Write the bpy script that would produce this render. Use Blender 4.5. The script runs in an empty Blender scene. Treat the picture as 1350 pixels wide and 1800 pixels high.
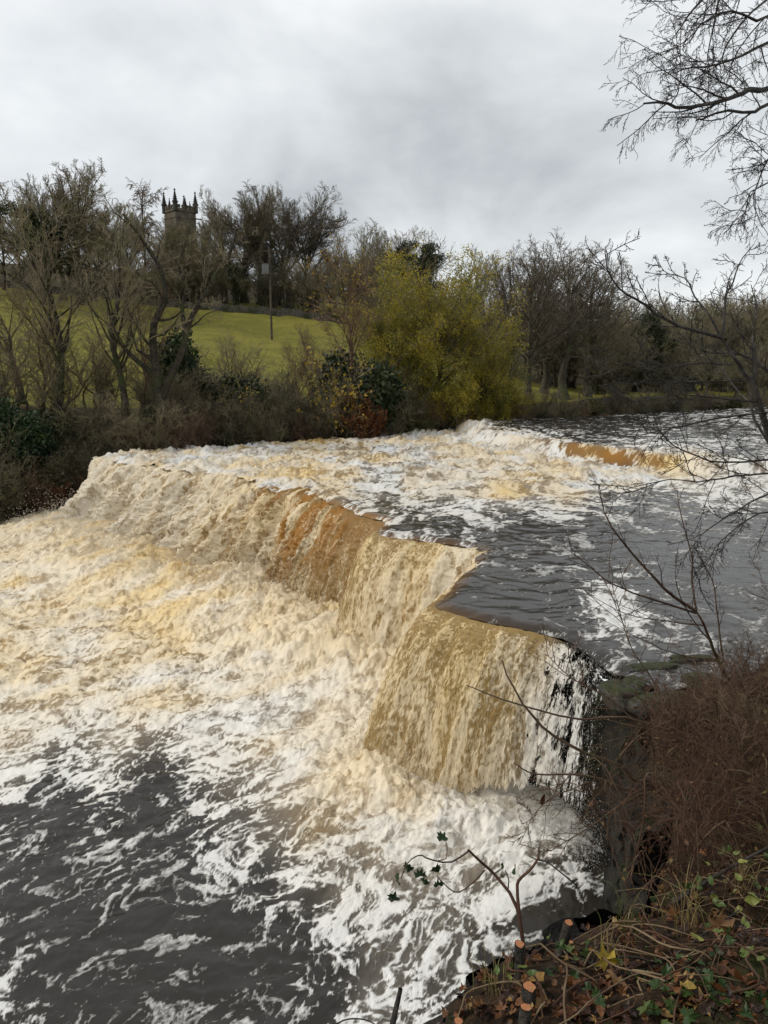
import bpy, math, random
import numpy as np
from mathutils import Vector, Matrix

# ------------------------------------------------------------------ camera, sky, sun, exposure
SC = bpy.context.scene
PITCH = math.radians(10.4); CAMZ = 7.4; FPX = 1360.0      # focal length in pixels of the 1350 x 1800 frame
cam_data = bpy.data.cameras.new("camera")
cam_data.sensor_fit = 'VERTICAL'; cam_data.sensor_height = 24.0
cam_data.lens = FPX / 1800.0 * 24.0
cam_data.clip_start = 0.05; cam_data.clip_end = 4000
cam = bpy.data.objects.new("camera", cam_data)
SC.collection.objects.link(cam)
cam.location = (0, 0, CAMZ); cam.rotation_euler = (math.pi / 2 - PITCH, 0, 0)
SC.camera = cam

SUN_EL, SUN_AZ = math.radians(40), math.radians(-88)      # azimuth measured from +Y towards +X
world = bpy.data.worlds.new("World"); SC.world = world; world.use_nodes = True
world.cycles.sampling_method = 'MANUAL'; world.cycles.sample_map_resolution = 256
sun_data = bpy.data.lights.new("sun", 'SUN'); sun_data.energy = 1.5; sun_data.angle = math.radians(14)
sun_data.color = (1.0, 0.95, 0.86)
sun = bpy.data.objects.new("sun", sun_data); SC.collection.objects.link(sun)
_sd = Vector((math.sin(SUN_AZ) * math.cos(SUN_EL), math.cos(SUN_AZ) * math.cos(SUN_EL), math.sin(SUN_EL)))
sun.rotation_euler = _sd.to_track_quat('Z', 'Y').to_euler()
sun.location = _sd * 60
SC.view_settings.view_transform = 'Standard'; SC.view_settings.look = 'None'
SC.view_settings.exposure = 0.46; SC.view_settings.gamma = 1.0
SC.view_settings.use_curve_mapping = False
SC.cycles.max_bounces = 4; SC.cycles.diffuse_bounces = 2; SC.cycles.glossy_bounces = 2
SC.cycles.transmission_bounces = 2; SC.cycles.transparent_max_bounces = 8
SC.cycles.use_adaptive_sampling = True; SC.cycles.adaptive_threshold = .02
SC.cycles.volume_bounces = 0; SC.cycles.volume_bounces = 0; SC.cycles.caustics_reflective = False; SC.cycles.caustics_refractive = False

# ------------------------------------------------------------------ node helper
class NT:
    def __init__(s, tree): s.t = tree; s.n = tree.nodes; s.l = tree.links
    def put(s, sock, v):
        if v is None: return
        if isinstance(v, bpy.types.NodeSocket): s.l.new(v, sock)
        else:
            try: sock.default_value = v
            except Exception:
                if isinstance(v, (int, float)): sock.default_value = (v, v, v, 1)[:len(sock.default_value)]
                else: sock.default_value = tuple(v) + (1,)
    def node(s, typ, ins=None, **props):
        n = s.n.new(typ)
        for k, v in props.items(): setattr(n, k, v)
        for k, v in (ins or {}).items(): s.put(n.inputs[k], v)
        return n
    def m(s, op, a, b=None, c=None, clamp=False):
        n = s.n.new('ShaderNodeMath'); n.operation = op; n.use_clamp = clamp
        for i, v in enumerate((a, b, c)): s.put(n.inputs[i], v)
        return n.outputs[0]
    def vm(s, op, a, b=None, scale=None):
        n = s.n.new('ShaderNodeVectorMath'); n.operation = op
        s.put(n.inputs[0], a); s.put(n.inputs[1], b)
        if scale is not None: s.put(n.inputs['Scale'], scale)
        return n.outputs[0]
    def mix(s, f, a, b):
        n = s.n.new('ShaderNodeMix'); n.data_type = 'RGBA'; n.clamp_factor = True
        s.put(n.inputs[0], f); s.put(n.inputs[6], col(a)); s.put(n.inputs[7], col(b))
        return n.outputs[2]
    def noise(s, vec, scale, detail=4, rough=.55, dist=0.0, color=False):
        n = s.node('ShaderNodeTexNoise', {'Scale': scale, 'Detail': detail, 'Roughness': rough, 'Distortion': dist})
        if vec is not None: s.put(n.inputs['Vector'], vec)
        return n.outputs['Color'] if color else n.outputs['Fac']
    def voro(s, vec, scale, feature='DISTANCE_TO_EDGE', rnd=1.0):
        n = s.n.new('ShaderNodeTexVoronoi'); n.feature = feature
        s.put(n.inputs['Vector'], vec); s.put(n.inputs['Scale'], scale); s.put(n.inputs['Randomness'], rnd)
        return n.outputs['Distance']
    def ss(s, x, a, b, lo=0.0, hi=1.0):
        n = s.n.new('ShaderNodeMapRange'); n.interpolation_type = 'SMOOTHSTEP'
        s.put(n.inputs[0], x); s.put(n.inputs[1], a); s.put(n.inputs[2], b); s.put(n.inputs[3], lo); s.put(n.inputs[4], hi)
        return n.outputs[0]
    def attr(s, name, out='Fac'):
        n = s.n.new('ShaderNodeAttribute'); n.attribute_name = name; return n.outputs[out]
    def bump(s, h, strength=.5, dist=.1, normal=None):
        n = s.node('ShaderNodeBump', {'Strength': strength, 'Distance': dist, 'Height': h})
        if normal is not None: s.put(n.inputs['Normal'], normal)
        return n.outputs[0]
def col(c): return tuple(c) + (1,) if isinstance(c, (tuple, list)) and len(c) == 3 else c

def new_mat(name):
    m = bpy.data.materials.new(name); m.use_nodes = True
    m.node_tree.nodes.clear()
    t = NT(m.node_tree); out = t.n.new('ShaderNodeOutputMaterial')
    return m, t, out

def simple_mat(name, c1, c2, scale=8, rough=.8, bumpd=.02, c3=None, spec=.3, tint=None):
    """two or three tone noisy surface"""
    m, t, out = new_mat(name)
    P = t.node('ShaderNodeNewGeometry').outputs['Position']
    n1 = t.noise(P, scale, 6, .6)
    c = t.mix(t.ss(n1, .35, .65), c1, c2)
    if c3 is not None: c = t.mix(t.ss(t.noise(P, scale * .23, 4, .6), .5, .64), c, c3)
    if tint:
        c = t.mix(t.attr(tint), c, t.vm('SCALE', c, None, 1.9))
    b = t.node('ShaderNodeBsdfPrincipled', {'Base Color': c, 'Roughness': rough, 'Specular IOR Level': spec})
    if bumpd: t.put(b.inputs['Normal'], t.bump(t.noise(P, scale * 3, 5, .65), .7, bumpd))
    t.l.new(b.outputs[0], out.inputs[0])
    return m

def leaf_mat(name, cols, trans=.25, rough=.55, spec=.3):
    """leaves: a ramp of colours read from the per-leaf 'tint' attribute, thin and partly translucent"""
    m, t, out = new_mat(name)
    r = t.n.new('ShaderNodeValToRGB'); e = r.color_ramp.elements
    while len(e) < len(cols): e.new(.5)
    for i, c in enumerate(cols): e[i].position = i / max(1, len(cols) - 1); e[i].color = col(c)
    t.l.new(t.attr('tint'), r.inputs[0])
    P = t.node('ShaderNodeNewGeometry').outputs['Position']
    c = t.mix(t.ss(t.noise(P, 60, 3, .6), .4, .7, 0, .45), r.outputs[0], t.vm('MULTIPLY', r.outputs[0], (.55, .5, .45)))
    b = t.node('ShaderNodeBsdfPrincipled', {'Base Color': c, 'Roughness': rough, 'Specular IOR Level': spec})
    tr = t.node('ShaderNodeBsdfTranslucent', {'Color': c})
    mx = t.node('ShaderNodeMixShader', {0: trans})
    t.l.new(b.outputs[0], mx.inputs[1]); t.l.new(tr.outputs[0], mx.inputs[2]); t.l.new(mx.outputs[0], out.inputs[0])
    return m

# overcast sky: clouds over a clear Nishita sky
wt = NT(world.node_tree); world.node_tree.nodes.clear()
sky = wt.n.new('ShaderNodeTexSky'); sky.sky_type = 'NISHITA'; sky.sun_disc = False
sky.sun_elevation = SUN_EL; sky.sun_rotation = SUN_AZ
clear = wt.vm('SCALE', sky.outputs[0], None, 0.09)
gd = wt.node('ShaderNodeTexCoord').outputs['Generated']
sep = wt.node('ShaderNodeSeparateXYZ', {0: gd})
den = wt.m('ADD', wt.m('MAXIMUM', sep.outputs[2], 0.0), 0.32)
uv = wt.node('ShaderNodeCombineXYZ', {0: wt.m('DIVIDE', sep.outputs[0], den), 1: wt.m('DIVIDE', sep.outputs[1], den), 2: 3.7}).outputs[0]
cn = wt.noise(uv, 1.25, 5, .5, .35)
cn2 = wt.noise(wt.vm('ADD', uv, (3.1, 1.7, 0)), 3.4, 6, .58, .3)
cv = wt.m('ADD', wt.m('MULTIPLY', cn, .8), wt.m('MULTIPLY', cn2, .2))
ramp = wt.n.new('ShaderNodeValToRGB'); re_ = ramp.color_ramp.elements
re_[0].position = .36; re_[0].color = (.40, .42, .432, 1)
re_[1].position = .63; re_[1].color = (.77, .785, .79, 1)
e_ = re_.new(.5); e_.color = (.585, .605, .615, 1)
wt.l.new(cv, ramp.inputs[0])
skyc = wt.mix(.9, clear, ramp.outputs[0])
bg = wt.node('ShaderNodeBackground', {'Color': skyc, 'Strength': 1.0})
wo = wt.n.new('ShaderNodeOutputWorld'); wt.l.new(bg.outputs[0], wo.inputs[0])

# ------------------------------------------------------------------ helpers
C = SC.collection
_c, _s = math.cos(PITCH), math.sin(PITCH)
def at(px, py, d):
    """world point seen at photo pixel px, py at depth d"""
    a = (px - 675) / FPX; b = (900 - py) / FPX
    return np.array((a * d, (_c + b * _s) * d, CAMZ + (-_s + b * _c) * d))
def on(px, py, z):
    b = (900 - py) / FPX
    return at(px, py, (z - CAMZ) / (-_s + b * _c))
def topz(py, y):
    """height of a point at forward distance y that shows at picture row py"""
    b = (900 - py) / FPX
    return CAMZ + y * (-_s + b * _c) / (_c + b * _s)
def xat(px, py, y):
    b = (900 - py) / FPX
    return (px - 675) / FPX * y / (_c + b * _s)

def h3(ix, iy, iz, seed):
    h = ix.astype(np.uint32) * np.uint32(374761393) + iy.astype(np.uint32) * np.uint32(668265263) \
        + iz.astype(np.uint32) * np.uint32(2147483647) + np.uint32((seed * 1274126177) & 0xffffffff)
    h = (h ^ (h >> np.uint32(13))) * np.uint32(1274126177)
    h = (h ^ (h >> np.uint32(16))) * np.uint32(2246822519)
    h = h ^ (h >> np.uint32(15))
    return h.astype(np.float32) * np.float32(2.0 / 4294967295.0) - np.float32(1)
def vnoise(p, seed=0):
    """value noise in 3D, -1..1"""
    p = np.asarray(p, np.float32); i = np.floor(p).astype(np.int64); f = p - i
    u = f * f * f * (f * (f * 6 - 15) + 10)
    r = 0
    for dx in (0, 1):
        wx = u[:, 0] if dx else 1 - u[:, 0]
        for dy in (0, 1):
            wy = u[:, 1] if dy else 1 - u[:, 1]
            for dz in (0, 1):
                wz = u[:, 2] if dz else 1 - u[:, 2]
                r = r + wx * wy * wz * h3(i[:, 0] + dx, i[:, 1] + dy, i[:, 2] + dz, seed)
    return r
def fbm(p, octv=4, gain=.5, seed=0, mode='n'):
    a, s, r = 1.0, 0.0, 0
    p = np.asarray(p, np.float32)
    for o in range(octv):
        n = vnoise(p, seed + o * 17)
        if mode == 'b': n = np.abs(n) * 2 - .6          # billows
        elif mode == 'r': n = 1 - np.abs(n) * 2.4       # ridges
        r = r + a * n; s += a; a *= gain; p = p * 2.03 + 11.3
    return r / s
def sstep(x, a, b):
    t = np.clip((x - a) / (b - a), 0, 1); return t * t * (3 - 2 * t)

def mesh_np(name, V, F, attrs=None, smooth=True, vattrs=None):
    """F: one face array or a list of face arrays (n x 3 or n x 4)"""
    V = np.ascontiguousarray(V, np.float32)
    Fs = F if isinstance(F, (list, tuple)) else [F]
    Fs = [np.ascontiguousarray(f, np.int32) for f in Fs if len(f)]
    me = bpy.data.meshes.new(name)
    me.vertices.add(len(V)); me.vertices.foreach_set('co', V.ravel())
    nl = sum(f.size for f in Fs); npoly = sum(len(f) for f in Fs)
    me.loops.add(nl); me.polygons.add(npoly)
    me.loops.foreach_set('vertex_index', np.concatenate([f.ravel() for f in Fs]))
    tot = np.concatenate([np.full(len(f), f.shape[1], np.int32) for f in Fs])
    st = np.concatenate(([0], np.cumsum(tot)[:-1])).astype(np.int32)
    me.polygons.foreach_set('loop_start', st)
    me.polygons.foreach_set('loop_total', tot)
    me.polygons.foreach_set('use_smooth', np.full(npoly, smooth, bool))
    for k, v in (attrs or {}).items():
        a = me.attributes.new(k, 'FLOAT', 'POINT'); a.data.foreach_set('value', np.ascontiguousarray(v, np.float32))
    for k, v in (vattrs or {}).items():
        a = me.attributes.new(k, 'FLOAT_VECTOR', 'POINT'); a.data.foreach_set('vector', np.ascontiguousarray(v, np.float32).ravel())
    me.update(); me.validate()
    return me
def obj(name, me, mat=None, parent=None):
    o = bpy.data.objects.new(name, me); C.objects.link(o)
    if mat is not None and len(me.materials) == 0: me.materials.append(mat)
    if parent is not None:
        o.parent = parent
        if name in ('twigs', 'foliage', 'blades', 'ivy'): o['kind'] = 'stuff'      # too fine to pick apart
    return o
def tag(o, label=None, cat=None, group=None, kind=None):
    if label: o['label'] = label
    if cat: o['category'] = cat
    if group: o['group'] = group
    if kind: o['kind'] = kind
    return o
def empty(name, loc=(0, 0, 0), rz=0.0, sc=1.0):
    o = bpy.data.objects.new(name, None); C.objects.link(o)
    o.location = tuple(loc); o.rotation_euler = (0, 0, rz)
    o.scale = (sc, sc, sc) if isinstance(sc, (int, float)) else sc
    o.empty_display_size = .2
    return o
def grid_faces(nr, nc, keep=None):
    a = np.arange(nr * nc).reshape(nr, nc)
    F = np.stack([a[:-1, :-1], a[:-1, 1:], a[1:, 1:], a[1:, :-1]], -1).reshape(-1, 4)
    return F if keep is None else F[keep]
def compact(V, F, *arrs):
    u, inv = np.unique(F, return_inverse=True)
    return (V[u], inv.reshape(F.shape)) + tuple(a[u] for a in arrs)
class Geo:
    """collects vertices and faces of one mesh"""
    def __init__(s): s.V = []; s.F3 = []; s.F4 = []; s.n = 0; s.A = []
    def add(s, V, F, tint=None):
        V = np.asarray(V, np.float32); F = np.asarray(F)
        (s.F3 if F.shape[1] == 3 else s.F4).append(F + s.n)
        s.V.append(V); s.n += len(V)
        s.A.append(np.broadcast_to(np.float32(0 if tint is None else tint), (len(V),)))
        return s
    def tubes(s, P, R, S=5, tint=None, cap=True):
        V, F = tubes(P, R, S, cap); s.add(V, F, tint); return s
    def mesh(s, name, smooth=True):
        return mesh_np(name, np.concatenate(s.V), [np.concatenate(f) for f in (s.F3, s.F4) if f], {'tint': np.concatenate(s.A)}, smooth)
def tubes(P, R, S=5, cap=True):
    """P (N,K,3) centre lines, R (N,K) radii -> vertices, quads"""
    P = np.asarray(P, np.float32); R = np.asarray(R, np.float32)
    if P.ndim == 2: P = P[None]; R = R[None]
    N, K = R.shape
    T = np.gradient(P, axis=1); T /= np.linalg.norm(T, axis=2, keepdims=True) + 1e-9
    mt = np.abs(T.mean(1)); ax = np.argmin(mt, 1)
    ref = np.zeros((N, 1, 3), np.float32); ref[np.arange(N), 0, ax] = 1
    A = np.cross(T, ref); A /= np.linalg.norm(A, axis=2, keepdims=True) + 1e-9
    B = np.cross(T, A)
    th = np.linspace(0, 2 * np.pi, S, endpoint=False)
    V = P[:, :, None] + R[:, :, None, None] * (A[:, :, None] * np.cos(th)[:, None] + B[:, :, None] * np.sin(th)[:, None])
    i = np.arange(N * K * S).reshape(N, K, S); j = np.roll(i, -1, 2)
    F = np.stack([i[:, :-1], j[:, :-1], j[:, 1:], i[:, 1:]], -1).reshape(-1, 4)
    return V.reshape(-1, 3), F
def resample(pts, n):
    pts = np.asarray(pts, float); d = np.concatenate(([0], np.cumsum(np.linalg.norm(np.diff(pts, axis=0), axis=1))))
    t = np.linspace(0, d[-1], n)
    return np.stack([np.interp(t, d, pts[:, k]) for k in range(pts.shape[1])], 1)
def smooth_line(pts, n):
    """Catmull-Rom through the points, n samples"""
    p = np.asarray(pts, float); p = np.vstack([2 * p[0] - p[1], p, 2 * p[-1] - p[-2]])
    out = []
    m = len(p) - 3
    for t in np.linspace(0, m - 1e-6, n):
        i = int(t); f = t - i; a, b, c, d = p[i:i + 4]
        out.append(.5 * (2 * b + (c - a) * f + (2 * a - 5 * b + 4 * c - d) * f * f + (3 * b - a - 3 * c + d) * f ** 3))
    return np.array(out)
def poly_dist(xy, line):
    """unsigned distance, nearest point and parameter to a polyline; plus side (left of travel > 0)"""
    best = np.full(len(xy), 1e9); near = np.zeros((len(xy), 2)); par = np.zeros(len(xy)); side = np.zeros(len(xy))
    for k in range(len(line) - 1):
        a, b = np.asarray(line[k][:2]), np.asarray(line[k + 1][:2]); ab = b - a
        t = np.clip(((xy - a) @ ab) / (ab @ ab), 0, 1); q = a + t[:, None] * ab
        d = np.hypot(*(xy - q).T); cr = ab[0] * (xy[:, 1] - a[1]) - ab[1] * (xy[:, 0] - a[0])
        u = d < best - 1e-9
        best[u] = d[u]; near[u] = q[u]; par[u] = k + t[u]; side[u] = np.sign(cr[u])
    return best, near, par, side
def in_poly(xy, poly):
    x, y = xy.T; ins = np.zeros(len(xy), bool); n = len(poly)
    for k in range(n):
        x1, y1 = poly[k][:2]; x2, y2 = poly[(k + 1) % n][:2]
        if y1 == y2: continue
        c = (y1 > y) != (y2 > y)
        ins ^= c & (x < (x2 - x1) * (y - y1) / (y2 - y1) + x1)
    return ins
def field(xy, ctrl):
    """smooth interpolation of values known at scattered places of a water surface (finer near the near bank)"""
    ctrl = np.asarray(ctrl, float)
    def lp(q): r = np.hypot(q[:, 0], q[:, 1]); return np.stack([np.arctan2(q[:, 0], q[:, 1]), np.log(r) * .35], 1)
    A = lp(xy); Bc = lp(ctrl[:, :2]); out = np.zeros((len(xy), ctrl.shape[1] - 2)); ws = np.zeros(len(xy))
    for b, v in zip(Bc, ctrl[:, 2:]):
        w = 1.0 / (((A - b) ** 2).sum(1) + 9e-4) ** 1.6
        ws += w; out += w[:, None] * v
    return out / ws[:, None]

def voro2(p, seed=0):
    """2D Voronoi: F2 - F1 (small along cell borders)"""
    p = np.asarray(p, np.float32); i = np.floor(p).astype(np.int64); f = p - i
    f1 = np.full(len(p), 9., np.float32); f2 = f1.copy()
    for dx in (-1, 0, 1):
        for dy in (-1, 0, 1):
            cx, cy = i[:, 0] + dx, i[:, 1] + dy; z = np.zeros(len(p), np.int64)
            ox = h3(cx, cy, z, seed) * .5 + .5; oy = h3(cx, cy, z + 1, seed) * .5 + .5
            d = np.hypot(dx + ox - f[:, 0], dy + oy - f[:, 1])
            f2 = np.where(d < f1, f1, np.minimum(f2, d)); f1 = np.minimum(f1, d)
    return f2 - f1
# ------------------------------------------------------------------ water
Z_UP = 3.1                                             # level of the river above the falls; the pool is at 0
# lip of the falls: x, y, throw x, throw y, exponent, roughness, foam, tan, orange, cover, white
LIP = np.array([
 (-14.6, 38.6, -1.2, -1.4, 1.2, .32, .97, .5, .0, 1, .2),
 (-13.0, 36.6, -2.1, -1.9, 1.15, .38, .97, .55, .05, 1, .1),
 (-10.6, 35.2, -2.4, -2.5, 1.15, .40, .97, .6, .08, 1, .0),
 (-6.90, 32.0, -2.4, -2.4, 1.2, .40, .93, .7, .25, 1, 0),
 (-4.30, 28.8, -2.1, -1.9, 1.3, .38, .86, .8, .45, 1, 0),
 (-2.30, 25.6, -1.7, -1.5, 1.5, .28, .62, .9, .8, 1, 0),
 (-0.96, 23.4, -1.5, -1.2, 1.7, .16, .30, .9, 1., 1, 0),
 (0.06, 22.3, -1.4, -.9, 1.8, .10, .22, .9, 1., 1, 0),
 (-.10, 21.4, -1.3, -.8, 1.9, .10, .38, 1., .8, 1, 0),
 (-.20, 20.45, -1.2, -.9, 1.9, .10, .56, 1., .35, 1, 0),
 (.67, 19.94, -1.2, -1.0, 1.8, .12, .60, 1., .45, 1, 0),
 (1.67, 19.25, -1.2, -1.0, 1.5, .18, .86, .8, .3, 1, 0),
 (2.50, 18.55, -1.2, -.6, 1.4, .20, .90, .7, .3, 1, 0),
 (1.55, 15.9, -1.2, -.2, 1.6, .16, .85, .8, .5, 1, 0),
 (.88, 13.95, -1.35, -.15, 1.9, .08, .54, 1., .35, 1, 0),
 (1.94, 12.96, -1.05, -.45, 1.9, .07, .53, 1., .1, .98, 0),
 (2.75, 12.48, -.75, -.45, 1.9, .08, .55, .75, .05, .68, .3),
 (3.02, 12.1, -.6, -.35, 1.9, .10, .75, .3, 0, .51, .75),
 (3.2, 11.6, -.42, -.25, 2.0, .10, .7, .1, 0, .50, .9),
 (3.3, 11.1, -.32, -.2, 2.0, .08, .7, .05, 0, .47, 1),
 (3.34, 10.5, -.25, -.15, 2.0, .06, .6, 0, 0, .32, 1),
])
def _dense_lip(L):
    seg = np.concatenate(([0], np.cumsum(np.hypot(*np.diff(L[:, :2], axis=0).T))))
    u = np.arange(0, seg[-1], .2)
    A = np.stack([np.interp(u, seg, L[:, k]) for k in range(L.shape[1])], 1)
    ro = sstep(A[:, 5], .1, .28); n = fbm(np.c_[u * .42, u * 0, u * 0], 3, .6, 301)
    d = A[:, 2:4] / np.hypot(A[:, 2], A[:, 3])[:, None]
    A[:, :2] += d * (n * (.9 * ro + .06))[:, None]
    k = np.hanning(7)[1:-1]; k /= k.sum()
    for c in (0, 1): A[2:-2, c] = np.convolve(A[:, c], k, 'valid')      # worn, rounded corners
    return A
LIP = _dense_lip(LIP)
NEAR_BANK = [(3.34, 10.5), (3.8, 9.9), (5.2, 10.4), (6.6, 12), (10.5, 17.5), (17.5, 30), (30, 50), (60, 85)]
FAR_BANK = [(-60, 14, 0), (-34, 27, 0), (-24, 33.2, 0), (-18.6, 37.2, 0), (-15.9, 40.2, 0.4), (-12.9, 41.3, 3.1), (-6.6, 46.2, 3.1), (-2.7, 48.9, 3.1),
            (2.1, 52, 3.1), (5.2, 55.5, 3.2), (10.3, 57.6, 3.6), (14, 59, 3.9), (22.4, 64.4, 3.9), (36.6, 74.4, 3.95), (62, 96, 4), (140, 170, 5)]
STEP = [(5.5, 58), (5.6, 52), (6.4, 46.8), (7.3, 43.4), (8.6, 41.2), (9.9, 37.9), (11.2, 35.9), (12.6, 33.9), (13.9, 32.2), (15.7, 30.9), (19, 29), (24, 27)]
lip_line = LIP[:, :2]
river_poly = [tuple(p) for p in lip_line] + NEAR_BANK + [(70, 110)] + [(x, y + .6) for x, y, z in FAR_BANK[-2:4:-1]]

# foam coverage, tan tint, roughness of the surface (m) at places of the pool and of the river
_pool = [(100,1395,.25,0,.05),(300,1395,.25,0,.05),(30,945,0.95,.55,.22),(150,930,1.0,.5,.28),(300,1000,1.0,.65,.34),(450,1030,1.0,.5,.36),(560,1060,1.0,.45,.36),(100,1050,0.95,.65,.28),
 (300,1120,0.92,.7,.28),(500,1150,1.0,.55,.3),(620,1100,1.0,.6,.32),(650,1180,1.0,.55,.28),(30,1150,0.9,.6,.25),(200,1180,0.86,.6,.24),
 (100,1225,.95,.4,.18),(300,1230,.95,.4,.18),(450,1200,0.95,.4,.24),(560,1250,0.95,.5,.2),(30,1290,.92,.3,.13),(200,1290,.92,.25,.12),
 (350,1290,.9,.25,.13),(480,1290,.92,.4,.15),(570,1330,0.82,.5,.15),(30,1345,.78,.1,.09),(150,1340,.7,.05,.07),(330,1340,.6,.05,.06),
 (420,1350,.7,.1,.07),(500,1370,0.78,.1,.1),(620,1400,0.86,.5,.16),(720,1420,0.92,.4,.2),(850,1430,1.0,.45,.24),(960,1440,1,.4,.24),
 (1000,1490,0.7,.1,.14),(540,1460,0.8,.75,.14),(470,1455,0.72,.3,.1),(430,1450,0.62,0,.08),(400,1500,0.6,0,.07),(250,1430,0.143,0,.04),(80,1430,0.154,0,.05),
 (100,1550,0.077,0,.03),(300,1550,0.083,0,.03),(420,1600,0.11,0,.03),(470,1545,0.5,0,.05),(520,1560,0.64,0,.07),(600,1540,0.8,.1,.1),(700,1500,0.84,.2,.13),(800,1500,0.88,.15,.14),
 (900,1500,0.86,.15,.14),(880,1570,0.6,0,.08),(700,1600,0.62,0,.08),(800,1620,0.74,0,.09),(540,1640,0.46,0,.05),(600,1680,0.46,0,.05),
 (700,1700,0.68,0,.07),(800,1700,0.55,0,.06),(880,1680,0.165,0,.05),(950,1600,0.121,0,.05),(980,1560,0.11,0,.05),(1050,1560,0.044,0,.05),
 (1050,1640,0.044,0,.05),(950,1680,0.083,0,.05),(560,1760,0.38,0,.04),(650,1770,0.72,0,.07),(750,1770,0.58,0,.06),(500,1790,0.077,0,.03),(480,1700,0.066,0,.03),
 (400,1700,0.055,0,.025),(250,1700,0.055,0,.025),(100,1680,0.094,0,.025),(20,1600,0.143,0,.03),(0,1740,0.5,0,.04),(20,1790,0.34,0,.03),(200,1780,0.11,0,.025),(300,1790,0.121,0,.025)]
pool_ctrl = [tuple(on(a, b, 0)[:2]) + (d, t, r) for a, b, d, t, r in _pool] + [(-24, 31, .9, .4, .25), (-24, 24, .85, .3, .2), (-20, 16, .4, 0, .08), (-14, 9, .15, 0, .03), (-5, 4, .12, 0, .03), (0, 5, .3, 0, .04)]
_riv = [(235,797,0.95,.6,.3),(350,803,0.85,.55,.26),(450,800,0.75,.5,.2),(500,835,0.84,.6,.24),(600,795,0.72,.45,.2),(620,850,0.66,.35,.16),(600,882,0.5,.3,.1),
 (700,880,0.52,.2,.12),(750,830,0.72,.25,.18),(800,785,0.85,.4,.25),(835,765,1.0,.5,.5),(900,795,0.95,.65,.3),(1000,815,1.0,.6,.25),(1100,830,1.0,.5,.22),(1200,840,1.0,.35,.2),
 (1340,845,1.0,.1,.18),(800,850,0.72,.2,.15),(900,870,0.78,.5,.15),(1000,868,0.78,.45,.14),(850,900,0.55,.05,.1),(950,888,0.5,0,.09),(1050,885,0.36,0,.07),(1150,880,0.143,0,.06),
 (1300,880,0.6,0,.08),(1330,920,0.11,0,.04),(720,915,0.38,.1,.07),(800,940,0.36,0,.06),(880,950,0.165,0,.05),(950,930,0.11,0,.04),(1000,960,0.099,0,.04),(1100,960,0.039,0,.035),
 (1250,950,0.055,0,.035),(900,1000,0.033,0,.03),(850,1050,0.022,0,.025),(1000,1050,0.055,0,.04),(1050,1070,.8,0,.12),(1090,1078,.8,0,.14),(1110,1095,.5,0,.08),(1200,1050,0.044,0,.035),
 (1300,1000,0.033,0,.03),(1300,1080,0.121,0,.04),(1020,1110,0.066,0,.03),(1150,1150,0.11,0,.03),(920,1085,0.011,0,.015)]
_riv2 = [(905,745,0.11,0,.05),(960,740,0.077,0,.05),(1050,745,0.066,0,.05),(1050,768,0.066,0,.05),(1110,772,0.5,0,.06),(1180,766,0.4,0,.08),(1250,752,0.165,0,.08),(1300,785,0.32,0,.08),(1330,740,0.36,0,.08),(1345,800,0.4,0,.08)]
riv_ctrl = [tuple(on(a, b, 3.1)[:2]) + (d, t, r) for a, b, d, t, r in _riv] + [tuple(on(a, b, 3.9)[:2]) + (d, t, r) for a, b, d, t, r in _riv2]

def step_sd(xy):
    """signed distance upstream of the little ledge across the river"""
    d, q, p, sd = poly_dist(xy, STEP); return d * sd
def churn(p, amp):
    """height of broken water: rolling heaps, froth and small chop"""
    q = p * np.array((1., 1., 1.))
    w = np.stack([vnoise(q * .7 + 5, 3), vnoise(q * .7 + 9, 4), vnoise(q * .7 + 14, 5)], 1) * .35
    q = q + w
    big = fbm(q * .95, 2, .5, 11, 'b'); mid = fbm(q * 3.4, 3, .62, 23, 'b'); fine = fbm(q * 11, 2, .6, 41, 'r')
    sm = fbm(q * np.array((2.2, 3.2, 2.2)), 3, .5, 31)
    k = sstep(amp, .04, .14)
    fin2 = fbm(q * 8, 3, .7, 43, 'b')
    return amp * ((big * .5 + mid * .45 + fin2 * .17 + fine * .05) * k + (sm * .8 + fine * .10) * (1 - k))

def polar_grid(r0, r1, dr, a0, a1, da):
    r = np.exp(np.arange(math.log(r0), math.log(r1), dr)); a = np.radians(np.arange(a0, a1, da))
    Rr, Aa = np.meshgrid(r, a, indexing='ij')
    return np.stack([Rr * np.sin(Aa), Rr * np.cos(Aa)], -1).reshape(-1, 2), len(r), len(a)

# ---- shared water material
def foam_pattern(fl, seed=0):
    """lacy foam field, about .2 .. 1, and a slow wobble for the tint"""
    p = np.c_[fl[:, 0], fl[:, 1], fl[:, 1] * 0 + seed * 3.3]
    w = np.stack([fbm(p * 1.1 + 3, 2, .5, 101), fbm(p * 1.1 + 8, 2, .5, 103), 0 * p[:, 0]], 1) * .5
    w += np.stack([fbm(p * 4.5 + 3, 2, .5, 107), fbm(p * 4.5 + 8, 2, .5, 109), 0 * p[:, 0]], 1) * .13
    q = p + w
    n = fbm(q * 3.0, 6, .72, 111)
    e1 = 1 - sstep(voro2(q[:, :2] * 1.9, 5), 0, .20); e2 = 1 - sstep(voro2(q[:, :2] * 4.6, 6), 0, .26); e3 = 1 - sstep(voro2(q[:, :2] * 11, 7), 0, .32)
    nb = fbm(q * .5, 2, .5, 117)
    ri2 = fbm(q * 4.6, 3, .7, 133, 'r')
    pat = .95 * n + .15 * e1 + .26 * e2 + .22 * e3 + .07 * nb + .30 * ri2
    s = np.sort(pat[::max(1, len(pat) // 20000)])
    return np.interp(pat, s, np.linspace(0, 1, len(s))), fbm(q * .9, 3, .6, 121)      # rank: a threshold of 1 - D covers the share D
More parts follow.
